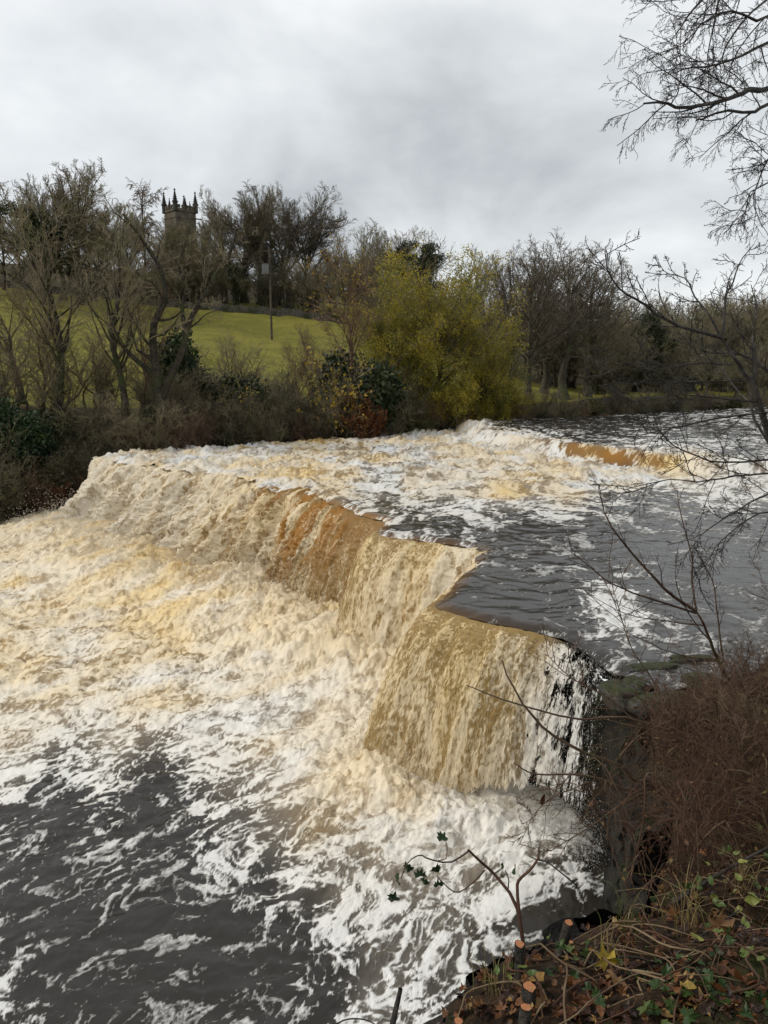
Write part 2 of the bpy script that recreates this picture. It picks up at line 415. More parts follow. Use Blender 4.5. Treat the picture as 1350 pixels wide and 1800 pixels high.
def water_mat(name, cover=False):
    m, t, out = new_mat(name)
    fc = t.attr('flow', 'Vector')
    D, tan, org, pb = t.m('POWER', t.attr('foam'), 1.0 if cover else 1.12), t.attr('tan'), t.attr('orange'), t.attr('pattern')
    if cover:
        sc = t.vm('MULTIPLY', fc, (1.0, .42, 1))
        n2 = t.noise(sc, 6.0, 4, .6); nf = t.noise(sc, 34, 4, .66, .6)
        fine = t.m('ADD', t.m('MULTIPLY', t.m('SUBTRACT', nf, .5), 1.35), t.m('MULTIPLY', t.m('SUBTRACT', n2, .5), .45))
    else:
        nf = t.noise(fc, 15, 4, .65, .3)
        fine = t.m('MULTIPLY', t.m('SUBTRACT', nf, .5), .75)
    pat = t.m('ADD', pb, fine)
    th = t.m('SUBTRACT', 1.0, t.m('MULTIPLY', D, 1.06))
    foam = t.ss(pat, t.m('SUBTRACT', th, .12 if cover else .2), t.m('ADD', th, .2 if cover else .27))
    if not cover: foam = t.m('MULTIPLY', foam, t.ss(D, .05, .6, .7, 1.0))
    thick = t.ss(t.m('ADD', t.m('ADD', pat, t.m('MULTIPLY', t.m('SUBTRACT', nf, .5), .5)), t.m('MULTIPLY', D, .5)), .4, 1.2)
    froth = t.mix(tan, (.82, .81, .785), (.84, .67, .39) if cover else (.80, .61, .32))
    thin = t.mix(tan, (.50, .48, .44), (.54, .345, .11) if cover else (.52, .34, .13))
    fcol = t.mix(thick, thin, froth)
    clear = t.mix(t.m('MULTIPLY', t.ss(D, .42, .95), .85), (.030, .026, .022), t.mix(tan, (.30, .26, .21), (.34, .215, .09)))
    clear = t.mix(org, clear, (.35, .155, .02))
    clear = t.mix(t.m('MULTIPLY', t.ss(tan, .05, 1.0), t.m('SUBTRACT', 1.0, org)), clear, (.29, .185, .055))
    c = t.mix(foam, clear, fcol)
    rough = t.ss(foam, 0, .6, .42 if cover else .18, .75)
    h = t.m('ADD', t.m('MULTIPLY', nf, .26 if cover else .10), t.m('MULTIPLY', t.m('MAXIMUM', foam, org), t.m('ADD', t.m('MULTIPLY', pb, .4), t.m('ADD', .18, t.m('MULTIPLY', nf, .3)))))
    nrm = t.bump(h, .6, .07)
    b = t.node('ShaderNodeBsdfPrincipled', {'Base Color': c, 'Roughness': rough, 'IOR': 1.333, 'Normal': nrm,
               'Specular IOR Level': t.ss(foam, 0, .8, .5, .2)})
    tr = t.node('ShaderNodeBsdfTranslucent', {'Color': c, 'Normal': nrm})
    mx = t.node('ShaderNodeMixShader', {0: t.m('MULTIPLY', t.m('MAXIMUM', foam, org), .22)})
    t.l.new(b.outputs[0], mx.inputs[1]); t.l.new(tr.outputs[0], mx.inputs[2])
    last = mx
    if cover:
        st = t.noise(t.vm('MULTIPLY', fc, (5.5, 2.2, 1)), 1.0, 4, .65)
        st = t.m('ADD', t.m('MULTIPLY', st, .7), t.m('MULTIPLY', nf, .3))
        al = t.ss(t.m('ADD', st, t.m('SUBTRACT', t.attr('cover'), .56)), .43, .50)
        tp = t.n.new('ShaderNodeBsdfTransparent'); m2 = t.node('ShaderNodeMixShader', {0: al})
        t.l.new(tp.outputs[0], m2.inputs[1]); t.l.new(mx.outputs[0], m2.inputs[2]); last = m2
    t.l.new(last.outputs[0], out.inputs[0])
    return m
WATER = water_mat('river_water'); FALL = water_mat('falling_water', True)

# ---- river above the falls
def build_river():
    xy, nr, nc = polar_grid(9.3, 118, .0042, -23, 46, .15)
    d, q, par, sd = poly_dist(xy, lip_line)
    cell = np.hypot(*xy.T) * .0042
    snap = d < cell * .62
    xy = np.where(snap[:, None], q, xy); d = np.where(snap, 0, d)
    F = grid_faces(nr, nc)
    cen = xy[F].mean(1)
    F = F[in_poly(cen, river_poly)]
    f = field(xy, riv_ctrl)
    rough_l = np.interp(par, np.arange(len(LIP)), LIP[:, 5])
    sds = step_sd(xy)
    wig = .25 * vnoise(np.c_[xy * .9, xy[:, :1] * 0], 71)
    up = sstep(sds + wig, -.85, .1)
    z = Z_UP + .68 * up + .004 * np.clip(sds, 0, 40)
    face = np.exp(-((sds + wig + .35) / .5) ** 2)
    amp = f[:, 2] * (1 + .7 * sstep(f[:, 0], .5, .8)) * (1 - .5 * face)
    z = z + .22 * fbm(np.c_[xy * np.array((.5, .8)), xy[:, :1] * 0], 3, .55, 81) * sstep(f[:, 0], .35, .8) * sstep(d, .3, 2.5)
    edge = np.clip(1 - d / 1.0, 0, 1)
    amp = amp * (1 - edge) + edge * rough_l * .6
    z = z - .10 * np.clip(1 - d / .35, 0, 1) ** 2
    p = np.c_[xy, z]
    z = z + churn(p, amp)
    right = sstep(xy[:, 0], 8.2, 9.6) * (1 - .9 * sstep(xy[:, 0], 11.6, 13.6))
    V = np.c_[xy, z]
    orange = face * right * (.72 + .25 * vnoise(np.c_[xy * 1.4, xy[:, :1] * 0], 77)) + np.clip(1 - d / .35, 0, 1) * np.interp(par, np.arange(len(LIP)), LIP[:, 8]) * .7
    foam = np.clip(f[:, 0] * 1.12, 0, 1) * (1 - .6 * face * right); tan = np.maximum(f[:, 1], face * right)
    fl = p * np.array((.72, .5, 1)); fl[:, 2] = 0
    V, F, foam, tan, orange, fl = compact(V, F, foam, tan, orange, fl)
    pat, wob = foam_pattern(fl); tan = np.clip(tan + wob * .9 * sstep(tan, .02, .4), 0, 1)
    me = mesh_np('river', V, F, {'foam': foam, 'tan': tan, 'orange': orange, 'pattern': pat}, vattrs={'flow': fl})
    tag(obj('river', me, WATER), 'grey and white river running in rapids above the waterfall', kind='structure')
build_river()

# ---- the fall
def build_fall():
    seg = np.concatenate(([0], np.cumsum(np.hypot(*np.diff(lip_line, axis=0).T))))
    u = [0.0]                                          # denser stations where the fall is near
    while u[-1] < seg[-1]:
        y = np.interp(u[-1], seg, LIP[:, 1]); u.append(u[-1] + max(.022, y * .0022))
    u = np.array(u)
    A = np.stack([np.interp(u, seg, LIP[:, k]) for k in range(LIP.shape[1])], 1)
    ker = np.hanning(9); ker /= ker.sum()
    for k in range(2, A.shape[1]): A[:, k] = np.convolve(np.pad(A[:, k], 4, 'edge'), ker, 'valid')
    ro = sstep(A[:, 5], .12, .3)
    nu = fbm(np.c_[u * .55, u * 0, u * 0], 3, .6, 201); nu2 = fbm(np.c_[u * .9, u * 0 + 5, u * 0], 3, .6, 203)
    A[:, 2:4] *= (1 + .55 * nu * ro + .12 * nu)[:, None]; A[:, 4] *= 1 + .35 * nu2 * ro
    nq = 120
    q = np.linspace(0, 1, nq)
    U, Q = np.meshgrid(np.arange(len(u)), q, indexing='ij')
    a = A[U.ravel()]; Q = Q.ravel()
    x = a[:, 0] + a[:, 2] * Q * 1.05; y = a[:, 1] + a[:, 3] * Q * 1.05
    z = Z_UP - .10 - 3.35 * Q ** a[:, 4]
    p = np.c_[x, y, z]
    # outward direction: away from the lip, turning from up to sideways
    th = a[:, 2:4] / (np.hypot(a[:, 2], a[:, 3])[:, None] + 1e-6)
    k = sstep(Q, .02, .3)[:, None]
    dirv = np.c_[th * k * .9, 1 - .65 * k]; dirv /= np.linalg.norm(dirv, axis=1, keepdims=True)
    amp = a[:, 5] * (.7 + .75 * Q)
    ps = p * np.array((1, 1, .55))                     # froth drawn out down the fall
    h = churn(ps, amp)
    us = u[U.ravel()]
    strand = fbm(np.c_[us * 2.6, Q * 1.1, us * 0], 4, .6, 91) * .26 * sstep(Q, .03, .3)   # ropes of water
    knots = fbm(np.c_[us * 14, Q * 26, us * 0], 2, .6, 97, 'r') * .022 * sstep(Q, .02, .15)
    ledge = fbm(np.c_[us * .9, Q * 1.6, us * 0], 3, .55, 211) * .45 * a[:, 5] / .3 * sstep(Q, .0, .25) * sstep(a[:, 5], .1, .28)
    V = p + dirv * (ledge + h + strand * (.4 + a[:, 5] * 2) + knots)[:, None]
    foam = a[:, 6] + .10 * Q * (1 - a[:, 10]); tan = a[:, 7] * (1 - .25 * Q); org = a[:, 8] * (1 - .75 * sstep(Q, .25, .95))
    pt = np.clip(fbm(np.c_[us * 2.0, Q * .8, us * 0], 4, .6, 55) * 2.6 + .5, 0, 1)
    rough_ = sstep(a[:, 5], .15, .3)
    org = org * (.6 + .4 * pt) * (1 - rough_) + rough_ * np.clip(org * 1.6, 0, 1) * pt ** 1.5
    foam = foam - rough_ * .34 * pt * np.clip(a[:, 8] * 1.8, 0, 1)
    cover = np.minimum(1.0, a[:, 9] + .22 * (1 - sstep(Q, 0, .10)) * (1 - a[:, 10]) + .06 * Q)
    cover = np.where(a[:, 9] > .995, 1.4, cover) - .55 * sstep(Q, .80, .97) * (1 - sstep(a[:, 1], 14.2, 15.5))
    cover = np.where(Q < 1.5 / nq, 1.4, cover)
    fl = np.c_[us, Q * 2.3, us * 0 + 7.0]
    first = np.arange(len(u)) * nq                      # tuck the start of the sheet under the river
    V[first, :2] -= th[first] * .4; V[first, 2] -= .22 * (1 - sstep(a[first, 5], .1, .2)) - .05 * sstep(a[first, 5], .1, .2)
    F = grid_faces(len(u), nq)
    pat, wob = foam_pattern(np.c_[us * 1.5, Q * 1.2], 2)
    gold = sstep(foam, .9, .6)
    pat = .5 + (pat - .5) * (1 - .6 * gold)
    foam = foam - gold * .25 * (1 - sstep(Q, .02, .2)) - .75 * a[:, 10] * (1 - sstep(Q, .02, .22)) * sstep(a[:, 1], 14, 12.6)
    tan = np.clip(tan + wob * .25 * sstep(tan, .05, .4), 0, 1)
    me = mesh_np('waterfall', V, F, {'pattern': pat, 'foam': np.clip(foam, 0, 1), 'tan': tan, 'orange': org, 'cover': cover}, vattrs={'flow': fl})
    tag(obj('waterfall', me, FALL), 'golden brown peaty waterfall pouring over the ledge', kind='structure')
    return A, V.reshape(len(u), nq, 3)
FALL_A, FALL_V = build_fall()
base_line = np.c_[FALL_A[:, 0] + FALL_A[:, 2], FALL_A[:, 1] + FALL_A[:, 3]][::12]

# ---- plunge pool
def build_pool():
    xy, nr, nc = polar_grid(4.6, 52, .0042, -56, 24, .14)
    f = field(xy, pool_ctrl)
    d, q, par, sd = poly_dist(xy, base_line)
    rl = np.interp(par * 12, np.arange(len(FALL_A)), FALL_A[:, 5]) ; cl = np.interp(par * 12, np.arange(len(FALL_A)), FALL_A[:, 9])
    boil = np.exp(-(d / (1.4 + .9 * sstep(xy[:, 1], 16, 22))) ** 2) * cl
    xmid = sstep(xy[:, 1], 14.5, 21)
    amp = f[:, 2] + boil * .10
    z = churn(np.c_[xy, np.zeros(len(xy))], amp) + boil * (.2 + .45 * xmid)
    z += .10 * fbm(np.c_[xy * .35, xy[:, :1] * 0], 2, .5, 61) * sstep(f[:, 2], .03, .15)
    V = np.c_[xy, z]
    F = grid_faces(nr, nc); cen = xy[F].mean(1)
    dl, _, _, sl = poly_dist(cen, lip_line)
    far = [(x, y + 1.2) for x, y, zz in FAR_BANK[:5]] + [(-13, 43), (-13, 37.5)] + [tuple(p + np.array((.3, .2))) for p in lip_line[8:]] + [(4.2, 9.5), (5, 4), (5, -3), (-60, -3)]
    F = F[in_poly(cen, far)]
    foam = np.clip(f[:, 0] + boil * .4, 0, 1); tan = np.clip(f[:, 1] + boil * .15 * (cl > .9), 0, 1)
    # flow coordinates: foam drawn out along the current towards the lower left
    g = np.c_[xy @ np.array((.75, .66)) * .62, xy @ np.array((-.66, .75)) * .9, 0 * xy[:, 0]] + 31.0
    V, F, foam, tan, g = compact(V, F, foam, tan, g)
    pat, wob = foam_pattern(g, 5); tan = np.clip(tan * 1.12 + wob * .45 * sstep(tan, .02, .4), 0, 1)
    me = mesh_np('plunge_pool', V, F, {'foam': foam, 'tan': tan, 'orange': foam * 0, 'pattern': pat}, vattrs={'flow': g})
    tag(obj('plunge_pool', me, WATER), 'churning tan foam pool below the waterfall, dark towards the bottom left', kind='structure')
build_pool()

# ---- spray thrown up where the water lands
def build_spray():
    rng = np.random.default_rng(8)
    n = 16000
    w = np.clip(FALL_A[:, 5], .06, 1) * np.gradient(FALL_A[:, 1] * 0 + np.arange(len(FALL_A))) * (FALL_A[:, 1] ** .6)
    i = rng.choice(len(FALL_A), n, p=w / w.sum()); a = FALL_A[i]
    near = a[:, 1] < 14
    qq = rng.beta(5.0, .8, n)
    pos = FALL_V[i, (qq * 119).astype(int)]
    L = rng.exponential(.14, n) * (.4 + a[:, 5] * 2.4)
    dr = np.c_[a[:, 2:4] * .5, .75 + 0 * qq] + rng.normal(0, .55, (n, 3)); dr[:, 2] = np.abs(dr[:, 2])
    pos = pos + dr * L[:, None]
    pos[:, 2] = np.maximum(pos[:, 2], .02)
    # droplets breaking off the thin fall by the bank
    m = 1800
    k = rng.choice(np.where(FALL_A[:, 1] < 12.2)[0], m); qk = rng.random(m) ** .7
    p2 = FALL_V[k, (qk * 119).astype(int)] + rng.normal(0, .05, (m, 3)) * (1 + 2 * qk[:, None])
    p2[:, 2] = np.maximum(p2[:, 2], .02)
    # fine drops over the boiling foot of the fall
    nb_ = 16000; kb = rng.choice(len(FALL_A), nb_, p=w / w.sum()); ab_ = FALL_A[kb]
    p3 = np.c_[ab_[:, :2] + ab_[:, 2:4] * rng.uniform(.8, 1.5, nb_)[:, None] + rng.normal(0, .3, (nb_, 2)), .15 + rng.exponential(.22, nb_) + .5 * sstep(ab_[:, 1], 14, 21)]
    nn_ = 12000; kn = rng.choice(np.where(FALL_A[:, 1] < 14.2)[0], nn_); an_ = FALL_A[kn]
    p4 = np.c_[an_[:, :2] + an_[:, 2:4] * rng.uniform(.8, 1.25, nn_)[:, None] + rng.normal(0, .22, (nn_, 2)), .12 + rng.exponential(.22, nn_)]
    pos = np.vstack([pos, p2, p3, p4]); n = len(pos)
    dist = np.linalg.norm(pos - np.array((0, 0, CAMZ)), axis=1)
    r = rng.uniform(.35, 1.0, n) * np.clip(dist * .00055, .004, .015)
    t4 = np.array(((1, 1, 1), (1, -1, -1), (-1, 1, -1), (-1, -1, 1)), float) / 1.3
    V = pos[:, None] + r[:, None, None] * t4[None] * np.array((1, 1, 1.5))
    b = np.arange(n)[:, None] * 4
    F = np.concatenate([b + np.array(c) for c in ((0, 1, 2), (0, 3, 1), (0, 2, 3), (1, 3, 2))])
    ti = np.repeat(np.clip(np.concatenate([a[:, 7], np.full(m, .1), ab_[:, 7] * .8, an_[:, 7] * .6]), 0, 1), 4)
    me = mesh_np('spray', V.reshape(-1, 3), F, {'tint': ti}, smooth=True)
    mt, t, out = new_mat('spray_drops')
    c = t.mix(t.attr('tint'), (.82, .82, .80), (.80, .66, .42))
    bb = t.node('ShaderNodeBsdfPrincipled', {'Base Color': c, 'Roughness': .4})
    tr = t.node('ShaderNodeBsdfTranslucent', {'Color': c}); mx = t.node('ShaderNodeMixShader', {0: .4})
    t.l.new(bb.outputs[0], mx.inputs[1]); t.l.new(tr.outputs[0], mx.inputs[2]); t.l.new(mx.outputs[0], out.inputs[0])
    tag(obj('spray', me, mt), 'pale spray droplets thrown up along the foot of the waterfall', 'spray', kind='stuff')
build_spray()
# ------------------------------------------------------------------ land
fb_xy = np.array([(x, y) for x, y, z in FAR_BANK]); fb_z = np.array([z for x, y, z in FAR_BANK])
def far_h(xy):
    """height of the far side: bank, meadow, hill"""
    xy = np.asarray(xy, float).reshape(-1, 2)
    d, q, par, sd = poly_dist(xy, fb_xy); s = d * sd
    wz = np.interp(par, np.arange(len(fb_z)), fb_z)
    x = xy[:, 0]
    right = sstep(x, 4, 22)
    top = 4.6 + np.clip(s - 2, 0, None) * .03
    hill_l = np.clip(s - 6, 0, 75) * .165 + np.clip(s - 81, 0, 70) * .13
    hill_r = np.clip(s - 30, 0, 90) * .17
    land = top + hill_l * (1 - right) + hill_r * right
    bank = wz - .7 + (land - wz + .7) * sstep(s, -.6, 4.5 + 2.5 * sstep(-x, 12, 17))
    n = fbm(np.c_[xy * .22, xy[:, :1] * 0], 4, .55, 5) * .5 + fbm(np.c_[xy * 1.1, xy[:, :1] * 0], 3, .55, 6) * .12
    return np.where(s > 0, bank + n * sstep(s, 0, 3), wz - .7 + np.clip(s, -8, 0) * .25)
def build_ground():
    m, t, out = new_mat('meadow_and_bank')
    P = t.node('ShaderNodeNewGeometry').outputs['Position']
    g = t.attr('grass')
    n = t.noise(P, .35, 5, .6); n2 = t.noise(P, 2.2, 6, .65); n3 = t.noise(P, 9, 4, .6)
    gr = t.mix(t.ss(n, .35, .65), (.150, .150, .022), (.225, .200, .036))
    gr = t.mix(t.ss(t.noise(P, .9, 5, .7), .42, .66, 0, .55), gr, (.17, .13, .035)); gr = t.mix(t.ss(n3, .5, .68, 0, .6), gr, (.06, .07, .014)); gr = t.mix(t.ss(n2, .5, .68, 0, .7), gr, (.075, .085, .015))
    so = t.mix(t.ss(n2, .38, .62), (.030, .024, .014), (.075, .050, .026))
    so = t.mix(t.ss(n3, .55, .7, 0, .8), so, (.12, .065, .028))
    so = t.mix(t.ss(t.noise(P, .8, 4, .6), .52, .66), so, (.035, .050, .012))
    c = t.mix(t.ss(t.m('ADD', g, t.m('MULTIPLY', t.m('SUBTRACT', n2, .5), .5)), .4, .6), so, gr)
    b = t.node('ShaderNodeBsdfPrincipled', {'Base Color': c, 'Roughness': .9, 'Specular IOR Level': .15, 'Normal': t.bump(t.m('ADD', n2, n3), .8, .12)})
    t.l.new(b.outputs[0], out.inputs[0])
    r = np.exp(np.arange(math.log(24), math.log(430), .013)); a = np.radians(np.arange(-72, 66, .5))
    Rr, Aa = np.meshgrid(r, a, indexing='ij'); xy = np.stack([Rr * np.sin(Aa), Rr * np.cos(Aa)], -1).reshape(-1, 2)
    z = far_h(xy)
    d, q, par, sd = poly_dist(xy, fb_xy); s = d * sd
    F = grid_faces(len(r), len(a)); F = F[(s[F] > -5).all(1)]
    x = xy[:, 0]
    grass = sstep(s, 6.5, 10) * (1 - sstep(s, 72, 78) * (1 - sstep(s, 150, 180)))
    grass = np.where(x > 9, sstep(s, 4, 7) * (1 - sstep(s, 24, 32)), grass)
    V, F, grass = compact(np.c_[xy, z], F, grass)
    tag(obj('ground', mesh_np('ground', V, F, {'grass': grass}), m), 'far bank and yellow green hillside meadow', kind='structure')
build_ground()

ROCK = simple_mat('wet_rock', (.005, .0045, .004), (.017, .015, .011), 3.5, .7, .08, (.016, .020, .007), .2)
def build_ledge():
    """bedded rock behind the falling water, with recessed joints"""
    pts = lip_line.copy(); pts[:, 0] += .22; pts[:, 1] += .16
    pts = np.vstack([pts, (3.9, 9.2), (4.0, 7.5)])
    L = resample(pts, 380); nz = 42
    zz = np.linspace(-.6, 2.62, nz)
    tn = np.gradient(L, axis=0); tn /= np.linalg.norm(tn, axis=1, keepdims=True); nrm = np.c_[tn[:, 1], -tn[:, 0]] * 1.0
    # outward = towards the pool
    I, K = np.meshgrid(np.arange(len(L)), np.arange(nz), indexing='ij'); I = I.ravel(); K = K.ravel()
    p = np.c_[L[I], zz[K]]
    bed = np.floor(p[:, 2] * 3.1 + .4 * vnoise(p * .5, 2)); inset = (h3(bed.astype(np.int64), np.zeros(len(bed), np.int64), np.floor(p[:, 1] * .7 + p[:, 0] * .7).astype(np.int64), 5)) * .12
    off = inset + fbm(p * np.array((1.5, 1.5, 3)), 4, .55, 8) * .1 - .25 * sstep(p[:, 2], 2.4, 1.2)
    V = p.copy(); V[:, :2] += -nrm[I] * off[:, None]
    tag(obj('rock_ledge', mesh_np('rock_ledge', V, grid_faces(len(L), nz), smooth=False), ROCK), 'dark wet rock ledge behind the thin edge of the waterfall', kind='structure')
build_ledge()
def build_bed():
    xy, nr, nc = polar_grid(9.3, 118, .012, -23, 46, .4)
    F = grid_faces(nr, nc); cen = xy[F].mean(1); d = poly_dist(cen, lip_line)[0]
    F = F[in_poly(cen, river_poly) & (d > .2)]
    V, F = compact(np.c_[xy, 2.6 + .05 * vnoise(np.c_[xy * 1.5, xy[:, :1] * 0], 7)], F)
    tag(obj('riverbed', mesh_np('riverbed', V, F), ROCK), 'dark rock bed under the river above the fall', kind='structure')
build_bed()

# near bank, on which the photographer stands
_nb = [(830,1800,2.9),(950,1760,2.9),(1100,1780,2.7),(1350,1800,2.3),(1000,1690,3.4),(1150,1690,3.3),(1350,1680,3.0),(1120,1600,4.2),(1250,1600,3.9),
       (1350,1560,3.9),(1200,1500,5.2),(1350,1450,5.0),(1150,1420,7),(1350,1370,7),(1150,1310,9.2),(1350,1255,9)]
_nb += [(925, 1782, 2.8), (930, 1750, 2.9), (1190, 1705, 3.15), (1236, 1515, 4.8), (985, 1690, 3.25), (860, 1770, 2.95)]
nb_pts = np.array([at(*p) + (0, 0, .015) for p in _nb] + [(0, 0, 5.8), (.3, 1.2, 5.55), (1, 0, 5.85), (3, 3, 5.3), (5, 6, 4.5), (6, 9, 3.6), (8, 5, 5.4), (9, 12, 4.2), (3.6, 9.8, 3.05), (4.8, 10.2, 3.05), (14, 20, 4.3), (14, 10, 5.5), (25, 30, 5), (2, -4, 6.2), (8, -3, 6.5)])
BROW = [(-1.8, -4), (-1.1, 0), (-.3, 1.5), (.0, 2.2), (.26, 2.68), (.74, 3.05), (1.32, 3.42), (1.75, 4.4), (2.2, 5.3), (2.65, 6.5), (3.15, 8.3), (3.6, 9.9)]
def near_h(xy, rough=True):
    xy = np.asarray(xy, float).reshape(-1, 2)
    w = 1.0 / (((xy[:, None] - nb_pts[None, :, :2]) ** 2).sum(2) + .05) ** 1.6
    z = (w * nb_pts[:, 2]).sum(1) / w.sum(1)
    d, q, par, sd = poly_dist(xy, BROW)
    s = d * sd                                          # > 0 on the water side
    z = z - np.clip(s, 0, None) * 14 - .12 * sstep(s, -.3, .1)
    z = np.maximum(z, -.7)
    dn, _, _, sn = poly_dist(xy, NEAR_BANK[1:])
    riv = dn * sn
    z = np.where(xy[:, 1] > 9.0, np.minimum(z, 3.15 - np.clip(riv, -1.2, .6) * .9), z) if True else z
    if rough:
        z = z + fbm(np.c_[xy * 1.6, xy[:, :1] * 0], 4, .55, 15) * .10 + fbm(np.c_[xy * 9, xy[:, :1] * 0], 2, .55, 16) * .015
    return z
def soil_mat():
    """leaf mould on top, dark wet rock where the bank is steep"""
    m, t, out = new_mat('bank_soil'); G = t.node('ShaderNodeNewGeometry'); P = G.outputs['Position']
    nz = t.node('ShaderNodeSeparateXYZ', {0: G.outputs['Normal']}).outputs[2]
    n = t.noise(P, 14, 6, .6); n2 = t.noise(P, 3.2, 4, .6)
    so = t.mix(t.ss(n, .35, .65), (.016, .011, .007), (.050, .030, .016)); so = t.mix(t.ss(n2, .5, .64), so, (.026, .030, .009))
    ro = t.mix(t.ss(n2, .35, .65), (.006, .0055, .005), (.022, .019, .014))
    k = t.ss(t.m('ADD', nz, t.m('MULTIPLY', t.m('SUBTRACT', n, .5), .4)), .35, .62)
    b = t.node('ShaderNodeBsdfPrincipled', {'Base Color': t.mix(k, ro, so), 'Roughness': t.ss(k, 0, 1, .75, .95), 'Specular IOR Level': .15, 'Normal': t.bump(t.m('ADD', n, n2), .9, .06)})
    t.l.new(b.outputs[0], out.inputs[0]); return m
SOIL = soil_mat()
def build_near():
    x = np.concatenate([np.arange(-4, 4.5, .05), np.arange(4.5, 30, .5)]); y = np.concatenate([np.arange(-5, 1, .25), np.arange(1, 11, .05), np.arange(11, 40, .5)])
    X, Y = np.meshgrid(x, y, indexing='ij'); xy = np.stack([X, Y], -1).reshape(-1, 2)
    z = near_h(xy); F = grid_faces(len(x), len(y))[:, ::-1]
    dn, _, _, sn = poly_dist(xy, NEAR_BANK[1:])
    bad = ((dn * sn > .7) & (xy[:, 1] > 9.9)) | ((xy[:, 1] > 9.9) & (xy[:, 0] < 3.4)) | (z < -.65)
    F = F[~bad[F].all(1)]
    d, q, par, sd = poly_dist(xy, BROW); steep = sstep(d * sd, -.05, .25)
    p3 = np.c_[xy, z]; off = fbm(p3 * np.array((1.6, 1.6, 2.6)), 4, .6, 19) * .35 * steep
    xy = xy + off[:, None] * np.array((-.8, .25))
    V, F = compact(np.c_[xy, z], F)
    tag(obj('near_bank', mesh_np('near_bank', V, F), SOIL), 'dark leaf littered near bank at the bottom right', kind='structure')
build_near()

def build_cliff():
    """dark bedded rock face under the brow of the near bank"""
    L = resample(np.array(BROW[4:] + [(3.75, 10.4)])[::-1], 260); nz = 46
    tn = np.gradient(L, axis=0); tn /= np.linalg.norm(tn, axis=1, keepdims=True); nrm = np.c_[tn[:, 1], -tn[:, 0]]
    top = near_h(L - nrm * .15) - .12
    I, K = np.meshgrid(np.arange(len(L)), np.linspace(0, 1, nz), indexing='ij'); I = I.ravel(); K = K.ravel()
    z = -.5 + (top[I] + .5) * K; p = np.c_[L[I], z]
    bed = np.floor(z * 3.4 + .5 * vnoise(p * .6, 2)).astype(np.int64); blk = np.floor((p[:, 0] + p[:, 1]) * 1.3 + bed * .37).astype(np.int64)
    off = .30 + h3(bed, blk, bed * 0, 9) * .16 + fbm(p * np.array((2, 2, 4)), 4, .6, 12) * .10 - .25 * K ** 4
    p[:, :2] += nrm[I] * off[:, None]
    tag(obj('cliff', mesh_np('cliff', p, grid_faces(len(L), nz), smooth=False), ROCK), 'dark bedded rock face under the brow of the near bank', kind='structure')
build_cliff()
# ------------------------------------------------------------------ trees
def grow(rng, P, R, n, t0, t1, ang, angv, L, K, up=0.0, wob=.15, rs=.6, tip=.006, fall=.4, lmin=0.0, rad=None):
    """n children on every branch; P (N,K,3), R (N,K) -> child lines and radii"""
    N, K0 = R.shape
    plen = np.linalg.norm(np.diff(P, axis=1), axis=2).sum(1)
    idx = np.repeat(np.arange(N), n); M = len(idx)
    t = t0 + (t1 - t0) * ((np.tile(np.arange(n), N) + rng.random(M)) / n)
    ft = t * (K0 - 1); k = np.minimum(ft.astype(int), K0 - 2); f = (ft - k)[:, None]
    p = P[idx, k] * (1 - f) + P[idx, k + 1] * f
    r = R[idx, k] * (1 - f[:, 0]) + R[idx, k + 1] * f[:, 0]
    T = P[idx, k + 1] - P[idx, k]; T /= np.linalg.norm(T, axis=1, keepdims=True) + 1e-9
    v = rng.normal(size=(M, 3)); pr = np.cross(T, v); pr /= np.linalg.norm(pr, axis=1, keepdims=True) + 1e-9
    a = np.radians(ang + angv * rng.normal(size=M))[:, None]
    d = T * np.cos(a) + pr * np.sin(a)
    ln = np.maximum(lmin, L * plen[idx] * (1 - fall * t) * rng.uniform(.6, 1.2, M))
    out = np.zeros((M, K, 3)); out[:, 0] = p
    for j in range(1, K):
        d = d + wob * rng.normal(size=(M, 3)); d[:, 2] += up
        d /= np.linalg.norm(d, axis=1, keepdims=True) + 1e-9
        out[:, j] = out[:, j - 1] + d * (ln / (K - 1))[:, None]
    r0 = np.maximum(r * rs, tip * 1.2) if rad is None else np.full(M, rad)
    Rr = r0[:, None] + (np.minimum(tip, r0) - r0)[:, None] * (np.linspace(0, 1, K) ** .8)[None]
    return out, Rr
def leaves_at(rng, P, n, size, spread=.25, droop=0.0, aspect=.6):
    """n small folded leaf quads scattered round the branch lines P -> V, F, tint"""
    N, K, _ = P.shape
    i = rng.integers(0, N, n); k = rng.random(n) * (K - 1); k0 = k.astype(int); f = (k - k0)[:, None]
    c = P[i, k0] * (1 - f) + P[i, np.minimum(k0 + 1, K - 1)] * f + rng.normal(0, spread, (n, 3)) * np.array((1, 1, .8))
    c[:, 2] -= droop * rng.random(n)
    a = rng.normal(size=(n, 3)); a /= np.linalg.norm(a, axis=1, keepdims=True)
    b = np.cross(a, rng.normal(size=(n, 3))); b /= np.linalg.norm(b, axis=1, keepdims=True)
    s = (size * rng.uniform(.6, 1.3, n))[:, None]
    V = np.stack([c - a * s, c + b * s * aspect, c + a * s, c - b * s * aspect], 1).reshape(-1, 3)
    F = np.arange(4 * n).reshape(n, 4)
    return V, F, i
